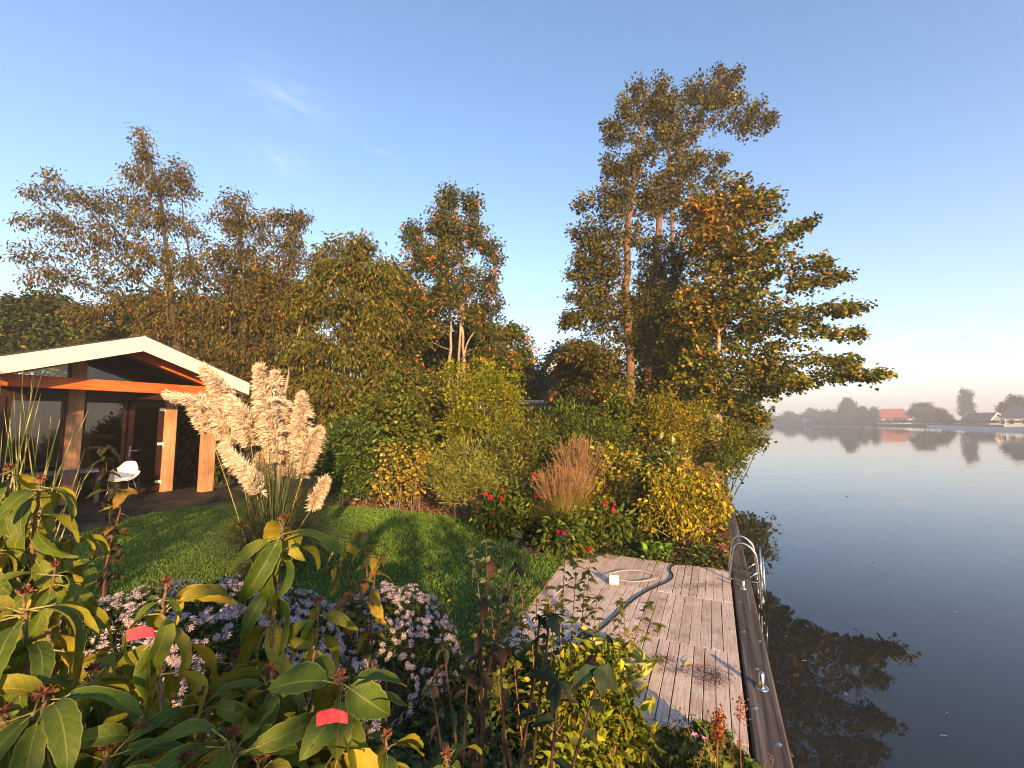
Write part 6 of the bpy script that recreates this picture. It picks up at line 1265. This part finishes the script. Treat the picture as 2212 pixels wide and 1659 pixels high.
far_tree('large tree on the far bank at the right edge beside the white house', 2190, [(2195, 862, 16, 8, 30), (2175, 876, 16, 9, 34), (2205, 874, 18, 10, 34), (2160, 884, 6, 5, 10), (2185, 888, 22, 10, 40), (2225, 868, 20, 14, 34)], 905, FARG + FARB[:1], 24)
far_tree('small dark tree on the far bank touching the left end of the red roof', 1887, [(1888, 888, 6, 7, 20), (1884, 898, 8, 8, 20), (1893, 906, 12, 7, 20)], 906, dz=3)
far_tree('slim round-headed tree on the far bank between the big tree and the red roof', 1864, [(1863, 886, 7, 5, 18), (1868, 895, 9, 7, 20), (1860, 903, 14, 8, 26)], 907, dz=4)
far_tree('brownish tree on the far bank left of the big dark tree', 1790, [(1792, 892, 12, 8, 26), (1782, 900, 16, 8, 26), (1800, 904, 14, 8, 22)], 908, FARB)
far_tree('bushy tree on the far bank, third from the maple', 1750, [(1752, 892, 13, 8, 30), (1742, 902, 14, 8, 26), (1765, 904, 14, 8, 26)], 909, FARG + FARB)
far_tree('low tree on the far bank, second from the maple', 1705, [(1702, 898, 14, 7, 26), (1720, 902, 14, 6, 24), (1690, 905, 12, 5, 18)], 910)
far_tree('low tree on the far bank nearest the maple branches', 1645, [(1645, 896, 12, 8, 26), (1660, 903, 12, 6, 20), (1632, 900, 12, 8, 20), (1615, 903, 14, 7, 20)], 911)
def hedge_far(label, xa, xb, dz, top, seed, pal=FARG):
    bl = [(x, 912 - (912 - top) * .4, 9, (912 - top) * .6, 14) for x in np.arange(xa, xb, 9)]
    r = np.random.default_rng(seed); pts = []; 
    g = Geo(); c = None
    for x, y, rx, ry, n in bl:
        Z = Zof(x) + dz; o = W(x, y, Z); k = Z / FPX; m = 150; u = nrm(r.normal(0, 1, (m, 3))) * r.random((m, 1)) ** .4 * (rx * k * 1.1, rx * k, ry * k); P = o + u; P[:, 2] = np.maximum(P[:, 2], .3)
        scatter(g, 'fold', P, r.normal(0, 1, (m, 3)), r.normal(0, 1, (m, 3)), 2.4 * k, 1.6 * k, palette(r, m, pal, .25) * math.exp(r.normal(0, .18)))
    part('bank_shrubbery', g, M_LEAF, label=label, cat='shrubbery', kind='stuff')
hedge_far('low shrubs along the far water edge left of the concrete wall', 1610, 2010, 2.0, 908, 921, FARG + FARB)
hedge_far('dim hedges and gardens behind the far bank', 1610, 1960, 16, 902, 922, FARG)
hedge_far('low garden hedge behind the concrete wall', 2010, 2230, 5, 909, 923, FARG + FARB[:1])

m_rtile = plain_mat('red_roof_tile', (.30, .075, .045), .7, 0, .3, .2, .8); m_wallw = plain_mat('white_render', (.70, .68, .62), .7, 0, .3, .05); m_wallb = plain_mat('grey_boarding', (.16, .17, .17), .8); m_dtile = plain_mat('dark_slate', (.055, .06, .065), .6); m_pane = plain_mat('dark_pane', (.02, .025, .03), .1, 0, .8)
def far_house(label, x, dz, span_px, eave_y, ridge_y, depth, wall, roof, wins, chim=None, yaw=0., gable_trim=None, over=.4, hip=0.):
    Z = Zof(x) + dz; a, b = W(x - span_px / 2, 900, Z), W(x + span_px / 2, 900, Z); th = math.atan((x - 1106) / FPX); L = (b[0] - a[0]) * math.cos(th); yaw = yaw - th; ez, rz_ = W(x, eave_y, Z)[2], W(x, ridge_y, Z + depth / 2)[2]; c = np.array(((a[0] + b[0]) / 2, Z, .3))
    t = thing('far_house', label, 'house', c); ca, sa = math.cos(yaw), math.sin(yaw)
    def M(V): V = np.asarray(V, float); return c * (1, 1, 0) + np.column_stack((V[:, 0] * ca - V[:, 1] * sa, V[:, 0] * sa + V[:, 1] * ca, V[:, 2]))
    g = Geo(); box(g, (-L / 2, 0, .1), (L / 2, depth, ez), (.5, .5, .5), 0, M); g.add(M([[-L / 2, 0, ez], [-L / 2, depth, ez], [-L / 2 + hip, depth / 2, rz_ - .1], [L / 2, 0, ez], [L / 2, depth, ez], [L / 2 - hip, depth / 2, rz_ - .1]]), np.array([[0, 1, 2], [3, 5, 4]])); part('wall', g, wall, t)
    g = Geo(); h = .22; e = L / 2 + over; sl = (rz_ - ez) / (depth / 2); y0 = -over; z0 = ez - over * sl
    for s in (0, 1):
        yy = y0 if s == 0 else depth + over; V = [[-e, yy, z0], [e, yy, z0], [e - hip, depth / 2, rz_], [-e + hip, depth / 2, rz_]]; V += [[p[0], p[1], p[2] + h] for p in V]; g.add(M(V), BOXF)
    part('roof', g, roof, t)
    if gable_trim:
        for s in (-1, 1):
            g = Geo()
            for y1 in (y0, depth + over): beam(g, M([[s * (e + .05), y1, z0 + .1]])[0], M([[s * (e + .05), depth / 2, rz_ + .1]])[0], .12, .45)
            part('gable_board', g, gable_trim, t)
    for u, w, z1, z2 in wins:
        g = Geo(); box(g, (u - w / 2, -.06, z1), (u + w / 2, -.004, z2), (.5, .5, .5), 0, M); f = part('window', g, m_wtrim, t); g = Geo(); box(g, (u - w / 2 + .12, -.075, z1 + .12), (u + w / 2 - .12, -.062, z2 - .12), (.5, .5, .5), 0, M); part('pane', g, m_pane, f)
    if chim:
        g = Geo(); u, w, hz_ = chim; box(g, (u - w / 2, depth / 2 - .4, rz_ - .6), (u + w / 2, depth / 2 + .4, rz_ + hz_), (.5, .5, .5), 0, M); part('chimney', g, m_wallw, t)
    return t
far_house('long house with a bright red tiled roof on the far bank', 1930, 16, 74, 902, 884, 9, m_wallw, m_rtile, [(-5.5, 1.6, 1.2, 2.4), (-2, 1.4, 1.2, 2.4), (3, 1.6, 1.2, 2.4)], None, .05, None, .5, 2.4)
far_house('white house with a dark roof and chimney at the right edge of the far bank', 2205, 9, 80, 898.5, 879, 7, m_wallw, m_dtile, [(-2.8, .9, .9, 2.2), (-1.4, .9, .9, 2.2), (0.6, .9, .9, 2.2), (2.2, .9, .9, 2.2)], (1.2, 1.0, 1.3), -.12, None, .5, 1.5)
far_house('dark-roofed bungalow with lit cream gable edges on the far bank', 2108, 14, 60, 907, 893, 8, m_wallb, m_dtile, [(3.2, 1.5, 1.0, 2.0)], None, -.35, m_fascia, .4)
far_house('small white gabled house far off near the maple branches', 1682, 20, 16, 907, 899, 7, m_wallw, m_dtile, [(0, 1.2, 1, 2.2)], None, .3, m_fascia, .3)
def far_post(label, x, top, dz, arm, name='lamp_post', cat='lamp post'):
    Z = Zof(x) + dz; b = W(x, 915, Z); b[2] = .3; e = W(x, top, Z); t = thing(name, label, cat, b); g = Geo(); tube(g, [b, e], .11, 6); part('pole', g, m_conc, t)
    if arm:
        g = Geo(); a = e + np.array((arm, 0, .12)); tube(g, [e, e + np.array((arm * .4, 0, .16)), a], .07, 5); part('arm', g, m_conc, t); g = Geo(); beam(g, a - (.35, 0, .02), a + (.35, 0, -.02), .2, .14); part('lamp_head', g, m_conc, t)
far_post('pale lamp post in front of the red-roofed house', 1951, 888.5, 2, -1.2)
far_post('thin pale pole on the far bank left of the big dark tree', 1763, 894, 3, 0, 'pole', 'pole')
far_post('thin tall lamp post on the far bank left of the poplar', 2041, 881, 30, .9)
Zs = Zof(1745) + 1; c = W(1745, 909, Zs); sg = thing('notice_board', 'small blue and white notice board at the far water edge', 'sign', (c[0], c[1], .2))
g = Geo(); box(g, (c[0] - 2.2, Zs, c[2] - .5), (c[0] + 2.2, Zs + .15, c[2] + .9)); part('panel', g, plain_mat('pale_blue_board', (.40, .46, .52), .6), sg)
for s in (-1.6, 1.6):
    g = Geo(); tube(g, [(c[0] + s, Zs + .2, .1), (c[0] + s, Zs + .2, c[2] + .6)], .08, 6); part('post', g, m_conc, sg)

# specks drifting on the water
r = np.random.default_rng(17)
FL = iter(('pale leaf afloat in mid-river straight right of the ladder', 'pale speck of a leaf just right of the one level with the ladder', 'pale leaf afloat farthest right, lowered left of the picture edge', 'pale leaf afloat among the mirrored maple branches, upper', 'pale leaf afloat in the mirrored maple near the bottom edge', 'pale leaf afloat at lower right clear of the mirrored maple', 'tiny leaf afloat close behind the ladder', 'pale leaf afloat just off the tip of the mirrored maple', 'tiny leaf afloat beside the lower end of the ladder', 'tiny leaf afloat above the lower right one', 'dark drifting leaf far out beyond the yellow bush'))
for x, y, s in ((1884, 1212, .05), (1955, 1218, .03), (2067, 1322, .03), (1736, 1427, .035), (1710, 1632, .035), (2035, 1588, .03), (1640, 1240, .02), (1828, 1500, .03), (1700, 1375, .02), (2045, 1540, .02), (1830, 1072, .12)):
    c = G(x, y, WATER_Z + .006); n = 3; g = Geo(); a = r.uniform(0, 6.28, n); scatter(g, 'oval', np.tile(c, (n, 1)) + r.normal(0, .004, (n, 3)) * (1, 1, .2), np.column_stack((np.cos(a), np.sin(a), np.full(n, .12))), np.tile((0, 0, 1.), (n, 1)), s * .65, s * .35, palette(r, n, [((.45, .40, .30), 2), ((.30, .2, .1), 1)]))
    part('floating_leaf', g, M_LEAF, label=next(FL), cat='leaf', group='leaves floating on the river')

# ------------------------------------------------------------------ unseen leaf screens added behind the viewpoint to shade lawn, porch and foreground
def back_hedge(label, cx, cy, w, d, z0, z1, n, seed, L=.075, name='shade_hedge', cat='hedge', gaps=.0, pal=GREENY):
    r = np.random.default_rng(seed); t = thing(name, label, cat, (cx, cy, Z_SOIL)); P = np.column_stack((cx + r.uniform(-w / 2, w / 2, n), cy + r.uniform(-d / 2, d / 2, n), r.uniform(z0, z1, n)))
    f = np.sin(P[:, 0] * 5.1 + seed) * np.sin(P[:, 2] * 4.7 + 1.3 * np.sin(P[:, 0] * 2.9)); edge = z1 - P[:, 2] + .25 * np.sin(P[:, 0] * 3.3 + seed)
    P = P[(f > -1 + gaps) & (edge > .12)]; n = len(P); g = Geo(); scatter(g, 'oval', P, r.normal(0, 1, (n, 3)), r.normal(0, 1, (n, 3)) + (0, 0, .5), L, L * .65, palette(r, n, pal)); part('foliage', g, M_LEAF, t, kind='stuff')
    g = Geo()
    for k in range(max(2, int(w * 1.2))):
        x = cx - w / 2 + w * (k + .5) / max(2, int(w * 1.2)); tube(g, [(x, cy, Z_SOIL - .1), (x + .05, cy + .05, (z0 + z1) / 2), (x - .05, cy, z1 - .3)], (.05, .035, .01), 6, BARK_DARK)
    part('stem', g, M_BARK, t, smooth=True, kind='stuff')
back_hedge('unseen leafy hedge added behind the viewpoint for its shade', 1.0, -3.0, 1.2, .8, .3, 3.05, 4200, 951, .09, gaps=.95)  # added occluder, gappy so the foreground shade is dappled
back_hedge('unseen small tree crown added behind the viewpoint on the right for its shade', 2.45, -3.0, 1.2, .8, 2.25, 3.1, 900, 954, .09, name='shade_tree', cat='tree', gaps=.45)  # added occluder: shades the lawn, raised so sun passes under to the cranesbill
back_hedge('unseen leafy screen added behind the viewpoint on the left for its shade', -3.2, -3.3, 3.0, 1.0, .3, 3.55, 7500, 952, .11, gaps=.18)  # added occluder, kept low: shades the left lawn, leaves the porch posts lit
back_hedge('unseen tall leafy screen added behind the viewpoint at far left for its shade', -6.3, -3.3, 3.2, 1.2, .3, 5.3, 13000, 955, .11, gaps=.1)  # added occluder, tall enough to put the lower porch in shade

# ------------------------------------------------------------------ morning haze
HB = ((-345, -70, -1.6), (790, 440, 16.5))
g = Geo(); box(g, *HB)
m = bpy.data.materials.new('haze'); m.use_nodes = True; nt = m.node_tree; nt.nodes.clear(); o_ = nt.nodes.new('ShaderNodeOutputMaterial'); pv = nt.nodes.new('ShaderNodeVolumePrincipled')
pv.inputs['Color'].default_value = (1.0, .94, .90, 1); pv.inputs['Density'].default_value = .0025; pv.inputs['Anisotropy'].default_value = .42
nt.links.new(pv.outputs[0], o_.inputs['Volume'])
part('haze', g, m, kind='stuff')
